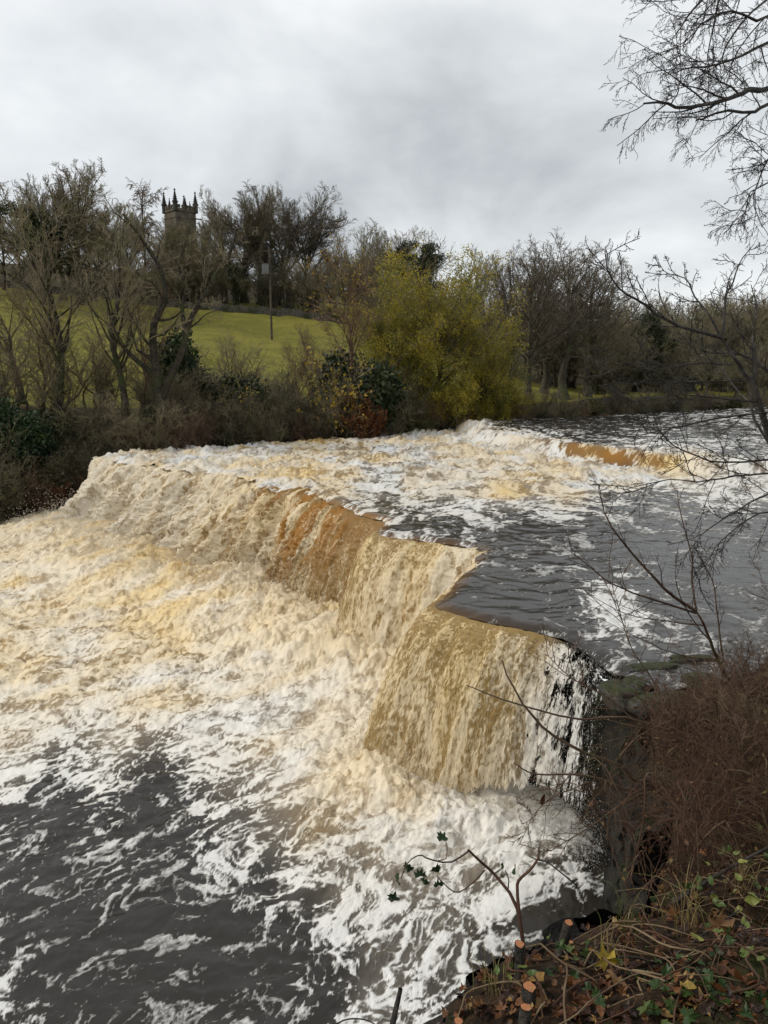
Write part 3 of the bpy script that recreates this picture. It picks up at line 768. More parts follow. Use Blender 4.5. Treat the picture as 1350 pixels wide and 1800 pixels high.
def tree_parts(seed, H, trunk_r, kind='oak', lean=(0, 0), tip=.008, lean_pts=None, dens=1.0, dome=None):
    """meshes of one leafless tree standing at the origin: (trunk with limbs, crown of twigs), plus twig lines"""
    rng = np.random.default_rng(seed)
    g = Geo(); c = Geo()
    if lean_pts is not None: ctl = np.array(lean_pts, float)
    else:
        z = np.linspace(0, 1, 6); top = {'oak': .55, 'beech': .5, 'alder': .62, 'slim': .72, 'fan': .35, 'birch': .95}[kind]
        ctl = np.c_[lean[0] * z * H + rng.normal(0, .012 * H, 6) * (z > 0), lean[1] * z * H + rng.normal(0, .012 * H, 6) * (z > 0), z * H * top]
    K = 12; tp = smooth_line(ctl, K)
    tl = np.linspace(0, 1, K)
    tr = trunk_r * (1 - .8 * tl ** .9) * (1 + .55 * np.exp(-tl * 14)) + tip
    P0, R0 = tp[None], tr[None]
    g.tubes(P0, R0, 9)
    d = dens
    if kind == 'oak':
        l1 = grow(rng, P0, R0, 18, .28, 1, 46, 12, .95, 9, .045, .11, .5, tip * 2.2, .35)
        l2 = grow(rng, *l1, 9, .22, 1, 36, 12, .50, 6, .045, .11, .6, tip * 1.4, .45)
        l3 = grow(rng, *l2, int(8 * d), .15, 1, 36, 12, .52, 4, .04, .12, .6, tip, .4)
        l4 = grow(rng, *l3, int(6 * d), .12, 1, 36, 12, .6, 3, .03, .12, .7, tip * .75, .3)
    elif kind == 'beech' or kind == 'fan':
        l1 = grow(rng, P0, R0, 20, .28 if kind == 'beech' else .2, 1, 44 if kind == 'beech' else 48, 15, 1.1 if kind == 'beech' else 1.8, 9, .035, .06, .5, tip * 2.2, .25)
        l2 = grow(rng, *l1, 12, .2, 1, 32, 10, .42, 5, .045, .07, .55, tip * 1.3, .45)
        l3 = grow(rng, *l2, int(9 * d), .12, 1, 34, 11, .48, 3, .04, .09, .6, tip, .4)
        l4 = grow(rng, *l3, int(6 * d), .1, 1, 34, 12, .62, 2, .03, .1, .7, tip * .8, .3)
    elif kind == 'alder':
        l1 = grow(rng, P0, R0, 30, .2, 1, 40, 12, .72, 8, .05, .09, .5, tip * 1.8, .5)
        l2 = grow(rng, *l1, 8, .2, 1, 45, 12, .46, 5, .04, .15, .6, tip * 1.2, .4)
        l3 = grow(rng, *l2, int(7 * d), .12, 1, 44, 14, .55, 4, .02, .2, .6, tip, .35)
        l4 = grow(rng, *l3, int(5 * d), .1, 1, 42, 16, .6, 3, .0, .2, .7, tip * .8, .3)
    elif kind == 'birch':
        l1 = grow(rng, P0, R0, 28, .15, .98, 42, 10, .40, 7, -.02, .12, .45, tip * 1.6, .6)
        l2 = grow(rng, *l1, 8, .2, 1, 42, 12, .5, 5, -.14, .12, .6, tip * 1.1, .3)
        l3 = grow(rng, *l2, int(7 * d), .12, 1, 36, 14, .6, 4, -.2, .12, .6, tip, .3)
        l4 = grow(rng, *l3, int(4 * d), .1, 1, 34, 16, .55, 3, -.2, .15, .7, tip * .8, .3)
    else:  # slim
        l1 = grow(rng, P0, R0, 22, .34, 1, 34, 10, .52, 8, .05, .10, .45, tip * 1.6, .3)
        l2 = grow(rng, *l1, 8, .22, 1, 36, 12, .48, 5, .045, .12, .6, tip * 1.2, .4)
        l3 = grow(rng, *l2, int(7 * d), .15, 1, 36, 12, .55, 4, .04, .12, .6, tip, .35)
        l4 = grow(rng, *l3, int(5 * d), .12, 1, 36, 14, .6, 3, .03, .14, .7, tip * .75, .3)
    if dome is not None:                                # tips end on a rounded crown
        cz, rh, rv = dome
        def rnd(l):
            P = l[0]; q = (P - np.array((tp[-1][0] * .7, tp[-1][1] * .7, cz * H))) / np.array((rh * H, rh * H, rv * H)); r = np.linalg.norm(q, axis=2, keepdims=True)
            k = 1 + .16 * fbm((q / (r + 1e-6)).reshape(-1, 3) * 2.1 + seed, 3, .6, 71).reshape(r.shape)
            f = np.where(r > .7 * k, (.7 + .3 * np.tanh((r / k - .7) / .45)) * k / (r + 1e-9), 1.0)
            return P + (q * (f - 1)) * np.array((rh * H, rh * H, rv * H)), l[1]
        l1, l2, l3, l4 = rnd(l1), rnd(l2), rnd(l3), rnd(l4)
    g.tubes(*l1, 5)
    c.tubes(*l2, 4); c.tubes(*l3, 3); c.tubes(*l4, 3)
    return g, c, l2, l3, l4
def shrub_parts(seed, H, W, stems=26, tip=.007, d=1.0, up=.06):
    """many-stemmed leafless bush"""
    rng = np.random.default_rng(seed)
    b = rng.normal(0, W * .13, (stems, 2)); K = 7
    az = rng.random(stems) * 6.28; sp = rng.random(stems) ** .7 * W * .55
    P = np.zeros((stems, K, 3)); tl = np.linspace(0, 1, K)
    h = H * rng.uniform(.55, 1.0, stems)
    P[:, :, 0] = b[:, :1] + (np.cos(az) * sp)[:, None] * tl ** 1.4; P[:, :, 1] = b[:, 1:] + (np.sin(az) * sp)[:, None] * tl ** 1.4
    P[:, :, 2] = h[:, None] * tl ** .9; P[:, 1:] += rng.normal(0, .035 * H, (stems, K - 1, 3))
    R = (.012 * H * rng.uniform(.5, 1.2, stems))[:, None] * (1 - .8 * tl)[None] + tip
    g, c = Geo(), Geo(); g.tubes(P, R, 4)
    l1 = grow(rng, P, R, 8, .15, 1, 42, 14, .42, 5, up, .2, .5, tip * 1.2, .4)
    l2 = grow(rng, *l1, int(7 * d), .1, 1, 45, 14, .5, 4, up * .5, .22, .6, tip, .35)
    l3 = grow(rng, *l2, int(3 * d), .1, 1, 45, 14, .55, 3, 0, .22, .7, tip * .8, .3)
    c.tubes(*l1, 3); c.tubes(*l2, 3); c.tubes(*l3, 3)
    return g, c, l1, l2, l3
def leaf_mesh(name, rng, lines, n, size, spread, clump_seed=0, droop=0.0):
    """foliage with light and dark clumps"""
    V, F, i = leaves_at(rng, lines, n, size, spread, droop)
    cen = V.reshape(-1, 4, 3).mean(1)
    tint = np.clip(.5 + .75 * fbm(cen * .9 + clump_seed, 3, .6, 60 + clump_seed) + rng.normal(0, .17, n), 0, 1)
    return mesh_np(name, V, F, {'tint': np.repeat(tint, 4)}, smooth=False)
def blob_lines(rng, blobs, n):
    """short lines spread through the volume of several uneven ellipsoids (x, y, z, rx, ry, rz)"""
    blobs = np.asarray(blobs, float); w = blobs[:, 3] * blobs[:, 4] * blobs[:, 5]
    i = rng.choice(len(blobs), n, p=w / w.sum()); d = rng.normal(size=(n, 3)); d /= np.linalg.norm(d, axis=1, keepdims=True)
    r = rng.random(n) ** .28 * (1 + .6 * fbm(d * 2.4 + i[:, None] * 3.1, 3, .6, 33))
    c = blobs[i, :3] + d * blobs[i, 3:] * r[:, None]
    e = c + rng.normal(0, .12, (n, 3))
    return np.stack([c, e], 1)

BARK = simple_mat('bark_grey_brown', (.036, .030, .022), (.090, .074, .054), 6, .9, .03, (.075, .085, .036), .2)
BARK_RED = simple_mat('bark_red_brown', (.075, .046, .030), (.15, .095, .060), 6, .85, .02, None, .2)
TWIG = simple_mat('twig_brown', (.15, .124, .078), (.235, .196, .124), 1.2, .9, 0, (.175, .17, .08), .2)
TWIG_DARK = simple_mat('twig_dark', (.10, .082, .058), (.165, .134, .098), 1.2, .9, 0, None, .2)
TWIG_RED = simple_mat('twig_russet', (.13, .085, .056), (.20, .14, .095), 1.2, .9, 0, None, .2)
IVY = leaf_mat('ivy_far', [(.010, .018, .007), (.024, .038, .012), (.050, .066, .020)], .12, .5)
EVERG = leaf_mat('evergreen_far', [(.010, .022, .008), (.026, .050, .016), (.05, .08, .025)], .12, .5)
WILLOW = leaf_mat('willow_leaves', [(.10, .115, .022), (.24, .225, .030), (.38, .31, .032), (.48, .35, .04)], .3, .55)
YELLOW = leaf_mat('yellow_leaves', [(.25, .17, .02), (.42, .30, .03), (.52, .40, .07)], .3, .55)
RUSSET = leaf_mat('russet_leaves', [(.07, .022, .008), (.14, .045, .014), (.22, .085, .022)], .3, .55)
OLIVE = leaf_mat('olive_scrub_leaves', [(.03, .036, .012), (.07, .07, .022), (.13, .105, .032)], .2, .6)

DARKTRUNK = simple_mat('bark_dark', (.020, .017, .013), (.055, .046, .034), 6, .9, .03, (.040, .048, .018), .2)
# ---- kinds, built once
KIND = {}
def kind_tree(key, seed, H, r, shape, bark=None, twig=None, extra=None, **kw):
    g, c, l2, l3, l4 = tree_parts(seed, H, r, shape, **kw)
    parts = [('trunk', g.mesh(key + '_trunk'), bark or BARK), ('crown', c.mesh(key + '_crown'), twig or TWIG)]
    rng = np.random.default_rng(seed + 500)
    if extra: parts += extra(rng, g, l2, l3, l4)
    KIND[key] = (H, parts)
def ivy_on(rng, g, l2, l3, l4, H=10, top=.8, n=9000, rad=.5, size=.13):
    P = g.V[0].reshape(-1, 9, 3).mean(1)[:int(12 * top)]
    lim = g.V[1].reshape(-1, 9, 5, 3).mean(2)[:, :5] if len(g.V) > 1 else None
    a = P[None]
    v1 = leaf_mesh('ivy_a', rng, a, n, size, rad, 3)
    return [('ivy', v1, IVY)]
kind_tree('oak_a', 1, 13, .26, 'oak', lean=(.03, 0), dens=.75)
kind_tree('oak_b', 12, 12, .30, 'oak', BARK, TWIG, lean=(-.05, .03), dens=.7)
kind_tree('slim_a', 3, 13, .23, 'slim', DARKTRUNK, TWIG, lean=(-.05, 0), dens=.6, dome=(.64, .27, .40))
kind_tree('slim_b', 4, 12, .13, 'slim', BARK_RED, TWIG_RED, lean=(.04, 0), dens=.6)
kind_tree('beech', 5, 20, .5, 'beech', BARK, TWIG_DARK, tip=.014, dens=1.0, dome=(.60, .46, .42))
kind_tree('round', 6, 15, .4, 'fan', BARK, TWIG, tip=.013, dens=.85, dome=(.58, .44, .42))
kind_tree('alder', 7, 17, .30, 'alder', BARK, TWIG_DARK, tip=.011, dens=.9, dome=(.56, .30, .44))
kind_tree('birch', 8, 15, .2, 'birch', BARK, TWIG_RED, tip=.020, dens=.75)
kind_tree('ivy_tree', 9, 14, .3, 'oak', BARK, TWIG, tip=.014, dens=.7,
          extra=lambda rng, g, l2, l3, l4: [('ivy', leaf_mesh('ivy_mass', rng, blob_lines(rng, [(0, 0, 3.5, .8, .8, 3.6)] + [(rng.normal(0, 1.5), rng.normal(0, 1.5), rng.uniform(4.5, 11), rng.uniform(.7, 1.5), rng.uniform(.7, 1.5), rng.uniform(.6, 1.3)) for _ in range(15)], 5000), 13000, .13, .2, 4), IVY)])
kind_tree('oak_hill', 41, 16, .34, 'beech', BARK, TWIG, tip=.013, dens=.9, dome=(.60, .40, .42))
def willow_extra(rng, g, l2, l3, l4):
    bl = [(rng.normal(0, 1.9), rng.normal(0, 1.6), z, rng.uniform(1.0, 1.8), rng.uniform(1.0, 1.8), rng.uniform(.9, 1.7)) for z in np.linspace(1.5, 11.8, 17)]
    ln = np.concatenate([l3[0][:, :2], l3[0][:, -2:], blob_lines(rng, bl, 2600)])
    return [('foliage', leaf_mesh('willow_leaf', rng, ln, 27000, .078, .20, 7, .25), WILLOW)]
kind_tree('willow', 10, 14, .3, 'beech', BARK, TWIG, willow_extra, tip=.010, dens=.6)
kind_tree('sparse', 11, 14, .17, 'slim', BARK_RED, TWIG_RED, lambda rng, g, l2, l3, l4: [('foliage', leaf_mesh('sparse_leaf', rng, l4[0], 900, .075, .08, 8), YELLOW)], tip=.009, dens=.7)
# twisted fork of the tree on the bank: trunk dividing low in two crooked limbs
def forked():
    rng = np.random.default_rng(77)
    A = smooth_line([(0, 0, -.3), (.05, 0, 1.6), (0, .1, 3.0), (-.1, 0, 4.4), (-.25, .1, 5.8), (-.05, 0, 7.0), (.5, .1, 7.9), (.4, .2, 9.3), (-.3, .2, 10.6), (-1.4, .1, 12.2)], 16)
    B = smooth_line([(.05, 0, 2.8), (.55, -.1, 3.9), (1.2, 0, 5.2), (1.6, .1, 6.6), (2.1, 0, 7.6), (2.9, -.1, 8.6), (3.2, 0, 9.3), (3.9, .1, 10.2), (4.3, 0, 11.4)], 16)
    Cc = smooth_line([(-.05, .1, 4.0), (-.8, .2, 4.6), (-1.7, .1, 5.5), (-2.4, .3, 6.8), (-2.6, .2, 8.4), (-3.2, .4, 10)], 16)
    D_ = smooth_line([(1.5, .1, 6.2), (1.3, .3, 7.6), (1.6, .3, 8.6), (1.2, .5, 9.6), (1.7, .4, 11)], 16)
    P = np.stack([A, B, Cc, D_]); tl = np.linspace(0, 1, 16)
    R = np.array((.30, .20, .15, .12))[:, None] * (1 - .8 * tl)[None] + .01
    R[0] *= 1 + .6 * np.exp(-tl * 10)
    g, c = Geo(), Geo(); g.tubes(P, R, 8)
    l1 = grow(rng, P, R, 9, .3, 1, 55, 14, .30, 8, .05, .22, .5, .014, .4)
    l2 = grow(rng, *l1, 7, .2, 1, 48, 14, .5, 6, .03, .2, .6, .010, .4)
    l3 = grow(rng, *l2, 5, .15, 1, 45, 14, .5, 4, .02, .2, .6, .006, .35)
    l4 = grow(rng, *l3, 2, .1, 1, 42, 16, .55, 3, .02, .2, .7, .006, .3)
    g.tubes(*l1, 5); c.tubes(*l2, 4); c.tubes(*l3, 3); c.tubes(*l4, 3)
    KIND['forked'] = (12.5, [('trunk', g.mesh('forked_trunk'), DARKTRUNK), ('crown', c.mesh('forked_crown'), TWIG)])
forked()
def kind_shrub(key, seed, H, W, stem, twig, extra=None, **kw):
    g, c, l1, l2, l3 = shrub_parts(seed, H, W, **kw)
    parts = [('stems', g.mesh(key + '_stems'), stem), ('twigs', c.mesh(key + '_twigs'), twig)]
    rng = np.random.default_rng(seed + 900)
    if extra: parts += extra(rng, l1, l2, l3)
    KIND[key] = (H, parts)
kind_shrub('scrub_a', 21, 4.0, 4.2, BARK, TWIG, d=.75)
kind_shrub('copse', 27, 11, 9, BARK, TWIG, stems=30, tip=.022, d=.9)
kind_shrub('copse_dark', 28, 10, 9, BARK, TWIG_DARK, lambda rng, l1, l2, l3: [('foliage', leaf_mesh('copse_leaf', rng, l2[0], 3000, .16, .3, 5), IVY)], stems=26, tip=.022, d=.9)
kind_shrub('veil', 29, 5.5, 4.2, BARK_RED, TWIG, stems=16, tip=.008, up=.08)
kind_shrub('scrub_b', 22, 4.5, 3.6, BARK, TWIG_DARK, lambda rng, l1, l2, l3: [('foliage', leaf_mesh('scrub_b_leaf', rng, l2[0], 2600, .07, .15, 5), OLIVE)], d=.75)
kind_shrub('scrub_c', 23, 3.2, 4.6, BARK_RED, TWIG_RED, up=-.02, d=.7)
kind_shrub('scrub_y', 24, 3.6, 3.2, BARK, TWIG, lambda rng, l1, l2, l3: [('foliage', leaf_mesh('scrub_y_leaf', rng, l3[0], 700, .085, .08, 6), YELLOW)], stems=16, d=.7)
kind_shrub('scrub_r', 25, 2.6, 2.6, BARK_RED, TWIG_RED, lambda rng, l1, l2, l3: [('foliage', leaf_mesh('scrub_r_leaf', rng, l2[0], 3600, .065, .12, 6), RUSSET)], stems=14, d=.7)
kind_shrub('willow_bush', 26, 5, 4.8, BARK, TWIG, lambda rng, l1, l2, l3: [('foliage', leaf_mesh('willow_bush_leaf', rng, l2[0], 13000, .075, .2, 9, .1), WILLOW)], stems=18, d=.6)
def evergreen_shrub(key, seed, H, W, mat, n=9000):
    rng = np.random.default_rng(seed)
    g, c, l1, l2, l3 = shrub_parts(seed, H * .9, W, stems=14, d=.5)
    bl = [(rng.normal(0, W * .2), rng.normal(0, W * .2), H * rng.uniform(.25, .7), W * rng.uniform(.2, .36), W * rng.uniform(.2, .36), H * rng.uniform(.2, .34)) for _ in range(7)]
    KIND[key] = (H, [('stems', g.mesh(key + '_stems'), BARK), ('foliage', leaf_mesh(key + '_leaf', rng, blob_lines(rng, bl, 4000), n, .10, .1, seed), mat)])
evergreen_shrub('holly', 31, 4.2, 3.4, EVERG)
evergreen_shrub('ivy_bush', 32, 3.2, 3.6, IVY)
evergreen_shrub('olive_bush', 33, 3.0, 4.0, OLIVE, 7000)

def _height(me):
    a = np.empty(len(me.vertices) * 3, np.float32); me.vertices.foreach_get('co', a); return float(a[2::3].max())
for _k, (_h, _p) in list(KIND.items()): KIND[_k] = (max(_height(me) for _, me, _m in _p), _p)             # real heights
def plant(name, key, loc, sc, rz, label=None, cat='tree', group=None):
    H, parts = KIND[key]
    e = empty(name, loc, rz, sc)
    tag(e, label, cat, group)
    for pn, me, mt in parts: obj(pn, me, mt, e)
    return e
_rt = random.Random(5)
def tree_at(px, y, py_top, key, label, name='bare_tree', rz=None, wide=1.0, cat='tree', group=None, py_mid=520):
    """a tree whose foot is at forward distance y, whose middle shows at px and whose top at row py_top"""
    x = xat(px, py_mid, y); z = far_h([(x, y)])[0] - .15
    h = topz(py_top, y) - z; s = h / KIND[key][0]
    return plant(name, key, (x, y, z), (s * wide, s * wide, s), _rt.random() * 6.28 if rz is None else rz, label, cat, group)

# ---- individual trees
tree_at(108, 44, 300, 'slim_a', 'tall straight dark trunk with thin bare crown near the left edge', rz=0)
tree_at(195, 43.5, 335, 'slim_a', 'slender leaning bare tree just left of the twisted forked tree', rz=2.6)
tree_at(272, 43, 335, 'forked', 'crooked forked bare tree on the bank in front of the church tower', 'forked_tree', rz=0)
tree_at(238, 45, 420, 'slim_b', 'thin reddish bare trunk close beside the forked tree', rz=1.0)
tree_at(62, 45, 470, 'slim_b', 'low spindly bare tree at the left end of the meadow', rz=2.0, wide=1.2)
tree_at(20, 47, 440, 'oak_b', 'bare scrubby tree cut by the left picture edge', rz=1.0)
tree_at(140, 96, 275, 'oak_hill', 'broad bare tree crown rising highest at the left, behind the trunks', 'bare_tree', rz=1, wide=1.15)
tree_at(75, 93, 325, 'ivy_tree', 'ivy smothered dark tree on the hill at the left', 'ivy_clad_tree', rz=0, wide=1.25)
tree_at(8, 105, 318, 'birch', 'pale thin birch on the hill at the left picture edge', 'birch_tree')
tree_at(-25, 100, 335, 'oak_hill', 'bare tree beyond the left picture edge, its twigs showing at the left')
tree_at(262, 122, 312, 'birch', 'drooping birch crown touching the left side of the church tower', 'birch_tree', rz=1.2)
tree_at(225, 118, 350, 'oak_hill', 'bare tree on the hill left of the drooping birch', rz=3)
tree_at(185, 116, 345, 'round', 'rounded bare tree on the hill between left crown and birch', rz=2.4)
tree_at(395, 118, 322, 'oak_hill', 'bare tree on the hill just right of the church tower', rz=4, wide=.95)
tree_at(360, 112, 400, 'round', 'low rounded bare tree in front of the church tower foot', rz=.5)
tree_at(430, 125, 335, 'beech', 'bare beech left of the great spreading beech on the hill', rz=.7, wide=1.0)
tree_at(505, 120, 310, 'beech', 'great spreading bare beech, dark against the sky on the hill', rz=2.2, wide=1.4)
tree_at(314, 121, 380, 'copse', 'dense bare brown tree screening the church tower wall', rz=1.0, wide=.8)
tree_at(330, 116, 430, 'copse', 'bare brown tree hiding the lower church tower', rz=5)
tree_at(298, 119, 372, 'oak_hill', 'bare tree veiling the left half of the church tower', rz=2.9, wide=.9)
tree_at(348, 117, 378, 'oak_hill', 'bare tree veiling the right half of the church tower', rz=1.3, wide=.9)
tree_at(320, 114, 388, 'oak_hill', 'bare tree standing straight in front of the church tower', rz=.3, wide=.98)
tree_at(110, 99, 290, 'beech', 'dense bare crown left of centre in the leftmost hill group', rz=3.3, wide=.9)
tree_at(165, 103, 300, 'oak_hill', 'bare crown at the right of the leftmost hill group', rz=5.1, wide=1.0)
tree_at(35, 108, 345, 'oak_hill', 'bare crown low at the left of the ivy smothered tree', rz=2.0, wide=1.0)
tree_at(455, 122, 318, 'oak_hill', 'bare tree interlaced with the left side of the great beech', rz=.9, wide=1.0)
tree_at(535, 126, 322, 'beech', 'bare tree interlaced with the right side of the great beech', rz=4.9, wide=.85)
tree_at(672, 127, 392, 'round', 'bare crown between the round topped tree and the ivy tree', rz=3.7, wide=.95)
tree_at(560, 135, 440, 'round', 'small bare tree right of the great beech on the skyline', rz=1.9)
tree_at(635, 118, 385, 'round', 'round topped bare tree on the skyline left of the ivy tree', rz=1.1, wide=.95)
tree_at(700, 124, 398, 'ivy_tree', 'dark ivy covered tree on the skyline right of the round tree', 'ivy_clad_tree', rz=2, wide=1.1)
tree_at(752, 128, 392, 'ivy_tree', 'short dark ivy covered tree just above the yellow willow', 'ivy_clad_tree', rz=4, wide=.85)
tree_at(590, 128, 420, 'oak_hill', 'thin bare tree on the skyline left of the round topped tree', rz=4.2)
tree_at(845, 120, 425, 'oak_hill', 'pale bare tree on the skyline between willow and alders', rz=3.1, wide=.8)
tree_at(615, 53, 385, 'sparse', 'tall bare tree with red brown branches and few yellow leaves', 'sparse_tree', rz=.6)
tree_at(548, 51, 560, 'slim_b', 'thin upright bare sapling before the meadow, left of the red brown tree', 'bare_sapling', rz=3)
tree_at(515, 50.5, 585, 'slim_b', 'thinnest bare sapling, second left of the red brown tree', 'bare_sapling', rz=1)
tree_at(775, 57, 418, 'willow', 'tall yellow green willow at the middle of the far bank', 'willow_tree', rz=.3, wide=.98)
tree_at(695, 57, 470, 'willow', 'yellow willow leaning left beside the tallest willow', 'willow_tree', rz=2.2, wide=.85)
tree_at(850, 57.5, 545, 'willow', 'lower bright yellow willow at the right of the willows', 'willow_tree', rz=4.0, wide=1.08)
tree_at(935, 66, 405, 'alder', 'tall dark alder, left of the alder pair behind the river', 'alder_tree', rz=.4, wide=1.1)
tree_at(1000, 69, 398, 'alder', 'tallest dark alder right beside its twin behind the river', 'alder_tree', rz=2.0, wide=1.25)
tree_at(895, 72, 420, 'alder', 'bare alder half hidden behind the yellow willow', 'alder_tree', rz=4.4, wide=.8)
tree_at(962, 74, 412, 'alder', 'bare alder behind and between the alder pair', 'alder_tree', rz=5.5, wide=1.2)
tree_at(1042, 75, 432, 'alder', 'shorter bare alder at the right end of the alders', 'alder_tree', rz=1.1, wide=1.2)
tree_at(1140, 84, 520, 'ivy_tree', 'dark ivy covered tree above the far river bend', 'ivy_clad_tree', rz=1, wide=1.1)
tree_at(1045, 70, 545, 'oak_b', 'brown bare tree overhanging the small meadow by the river', rz=3.6, wide=1.2)
tree_at(1095, 76, 560, 'oak_a', 'brown bare tree right of the small riverside meadow', rz=1.5, wide=1.3)
# the wood on the far hill at the right, each tree of its own
_wood = random.Random(9)
for k in range(30):
    px = 1000 + k * 15 + _wood.uniform(-8, 8); y = 92 + (k % 3) * 22 + _wood.uniform(-6, 6)
    key = _wood.choice(['oak_hill', 'copse', 'copse_dark', 'round', 'copse'])
    tree_at(px, y, 520 + _wood.uniform(-14, 34) - max(0, px - 1220) * .2, key, 'bare tree standing in the wood on the hill at the right', 'woodland_tree', cat='tree', group='trees of the wood on the right hill')
for k in range(12):
    px = 1060 + k * 27 + _wood.uniform(-12, 12); y = _wood.uniform(78, 90)
    tree_at(px, y, 600 + _wood.uniform(-25, 25), _wood.choice(['copse', 'copse_dark', 'oak_b']), 'low bare tree along the far river bend at the right', 'riverside_tree', group='trees along the far river bend', wide=1.1)
# tree belt behind the meadow
for k in range(34):
    px = -116 + k * 24 + _wood.uniform(-10, 10); y = 113 + (k % 2) * 10 + _wood.uniform(-2, 3)
    tree_at(px, y, 448 + _wood.uniform(-24, 26), _wood.choice(['copse', 'copse_dark', 'copse', 'oak_hill', 'ivy_tree']), 'bare tree in the belt behind the hillside meadow', 'hedge_tree', group='tree belt behind the meadow')
for k in range(9):
    px = 640 + k * 42 + _wood.uniform(-10, 10); y = 92 + _wood.uniform(-5, 12)
    tree_at(px, y, 480 + _wood.uniform(-20, 26), _wood.choice(['copse', 'copse_dark', 'oak_hill']), 'bare tree massed behind the willows and alders', 'copse_tree', group='trees massed behind the willows and alders')

# ---- undergrowth along the far bank, each bush of its own
def bank_point(px, off):
    """point off metres inland of the far bank, in the direction of picture column px"""
    lo, hi = 20.0, 140.0
    k = (px - 675) / FPX / _c
    for _ in range(40):
        m = (lo + hi) / 2; q = np.array([(k * m, m)]); d, _, _, sd = poly_dist(q, fb_xy)
        if d[0] * sd[0] < off: lo = m
        else: hi = m
    return k * m, m
_ub = random.Random(14)
def bush(px, off, key, sc, label, name='bare_shrub', group=None, wide=1.0, dz=0.0):
    x, y = bank_point(px, off); z = far_h([(x, y)])[0] - .15 + dz
    return plant(name, key, (x, y, z), (sc * wide, sc * wide, sc), _ub.random() * 6.28, label, 'shrub', group)
for px in range(-190, 760, 26):
    lbl = 'leafless brown shrub in the dense thicket along the far left bank'
    bush(px + _ub.uniform(-10, 10), _ub.uniform(.4, 1.6), _ub.choice(['scrub_a', 'scrub_b', 'scrub_c', 'scrub_b']), _ub.uniform(.55, .8), lbl, group='waterside thicket on the far left bank')
    bush(px + _ub.uniform(-10, 10), _ub.uniform(2.2, 4.2), _ub.choice(['scrub_a', 'scrub_b', 'scrub_a', 'ivy_bush', 'olive_bush']), _ub.uniform(.55, .82), lbl.replace('leafless brown', 'dark tangled'), 'tangled_shrub', 'second row of the far bank thicket')
for px in range(-50, 680, 80):
    bush(px + _ub.uniform(-12, 12), _ub.uniform(4.5, 8), _ub.choice(['veil', 'veil', 'scrub_a']), _ub.uniform(.65, 1.1), 'thin tall leafless shrub veiling the lower edge of the meadow', 'tall_shrub', 'tall thin shrubs below the meadow')
for px in range(740, 1330, 34):
    bush(px + _ub.uniform(-12, 12), _ub.uniform(.5, 2.0), _ub.choice(['scrub_b', 'scrub_c', 'olive_bush', 'scrub_a']), _ub.uniform(.45, .7), 'low brown shrub at the water edge on the far right bank', group='waterside shrubs on the far right bank')
bush(70, 2.0, 'holly', 1.0, 'dark green holly bush low on the far bank at the left', 'evergreen_shrub')
bush(25, 3.2, 'holly', .9, 'dark evergreen bush at the left picture edge', 'evergreen_shrub')
bush(130, 3.2, 'ivy_bush', 1.1, 'dark ivy bush right of the green holly', 'evergreen_shrub')
bush(325, 5.5, 'holly', 1.25, 'tall dark holly right of the forked tree', 'evergreen_shrub', wide=.8)
bush(395, 3.5, 'ivy_bush', 1.2, 'dark ivy bush below the meadow, right of the tall holly', 'evergreen_shrub')
bush(625, 3.0, 'ivy_bush', 1.7, 'dark ivy heap round the foot of the red brown tree', 'evergreen_shrub')
bush(690, 2.2, 'holly', .9, 'dark evergreen bush under the yellow willows', 'evergreen_shrub')
bush(598, .6, 'scrub_y', 1.5, 'sapling with scattered bright yellow leaves above the rapids', 'yellow_shrub')
bush(640, .1, 'scrub_r', 1.35, 'russet leaved bush at the water edge under the yellow sapling', 'russet_shrub')
bush(440, 2.0, 'scrub_y', .8, 'shrub with a few pale yellow leaves at the middle left bank', 'yellow_shrub')
bush(770, 1.2, 'willow_bush', .8, 'yellow green bush below the tall willow at the water', 'willow_bush')
bush(845, 1.0, 'willow_bush', .75, 'yellow bush hanging over the rapids below the right willow', 'willow_bush')
bush(890, 1.2, 'willow_bush', .6, 'small yellow bush at the right end of the willows', 'willow_bush')
bush(100, .8, 'scrub_r', .7, 'russet brown bush low over the pool at the left', 'russet_shrub', wide=1.3)
# ------------------------------------------------------------------ church, pole, walls, fences
STONE = simple_mat('tower_stone', (.075, .066, .048), (.125, .11, .08), 1.6, .9, .03, (.10, .072, .050), .2)
LEAD = simple_mat('dark_stone', (.030, .028, .024), (.055, .05, .042), 2, .9, .02, None, .2)
def box(g, c, s, rz=0.0, taper=1.0):
    x, y, z = np.array(s) / 2.0
    V = np.array([(-x, -y, -z), (x, -y, -z), (x, y, -z), (-x, y, -z), (-x * taper, -y * taper, z), (x * taper, -y * taper, z), (x * taper, y * taper, z), (-x * taper, y * taper, z)])
    ca, sa = math.cos(rz), math.sin(rz)
    V = np.c_[V[:, 0] * ca - V[:, 1] * sa, V[:, 0] * sa + V[:, 1] * ca, V[:, 2]] + np.array(c)
    return g.add(V, np.array([(0, 3, 2, 1), (4, 5, 6, 7), (0, 1, 5, 4), (1, 2, 6, 5), (2, 3, 7, 6), (3, 0, 4, 7)]))
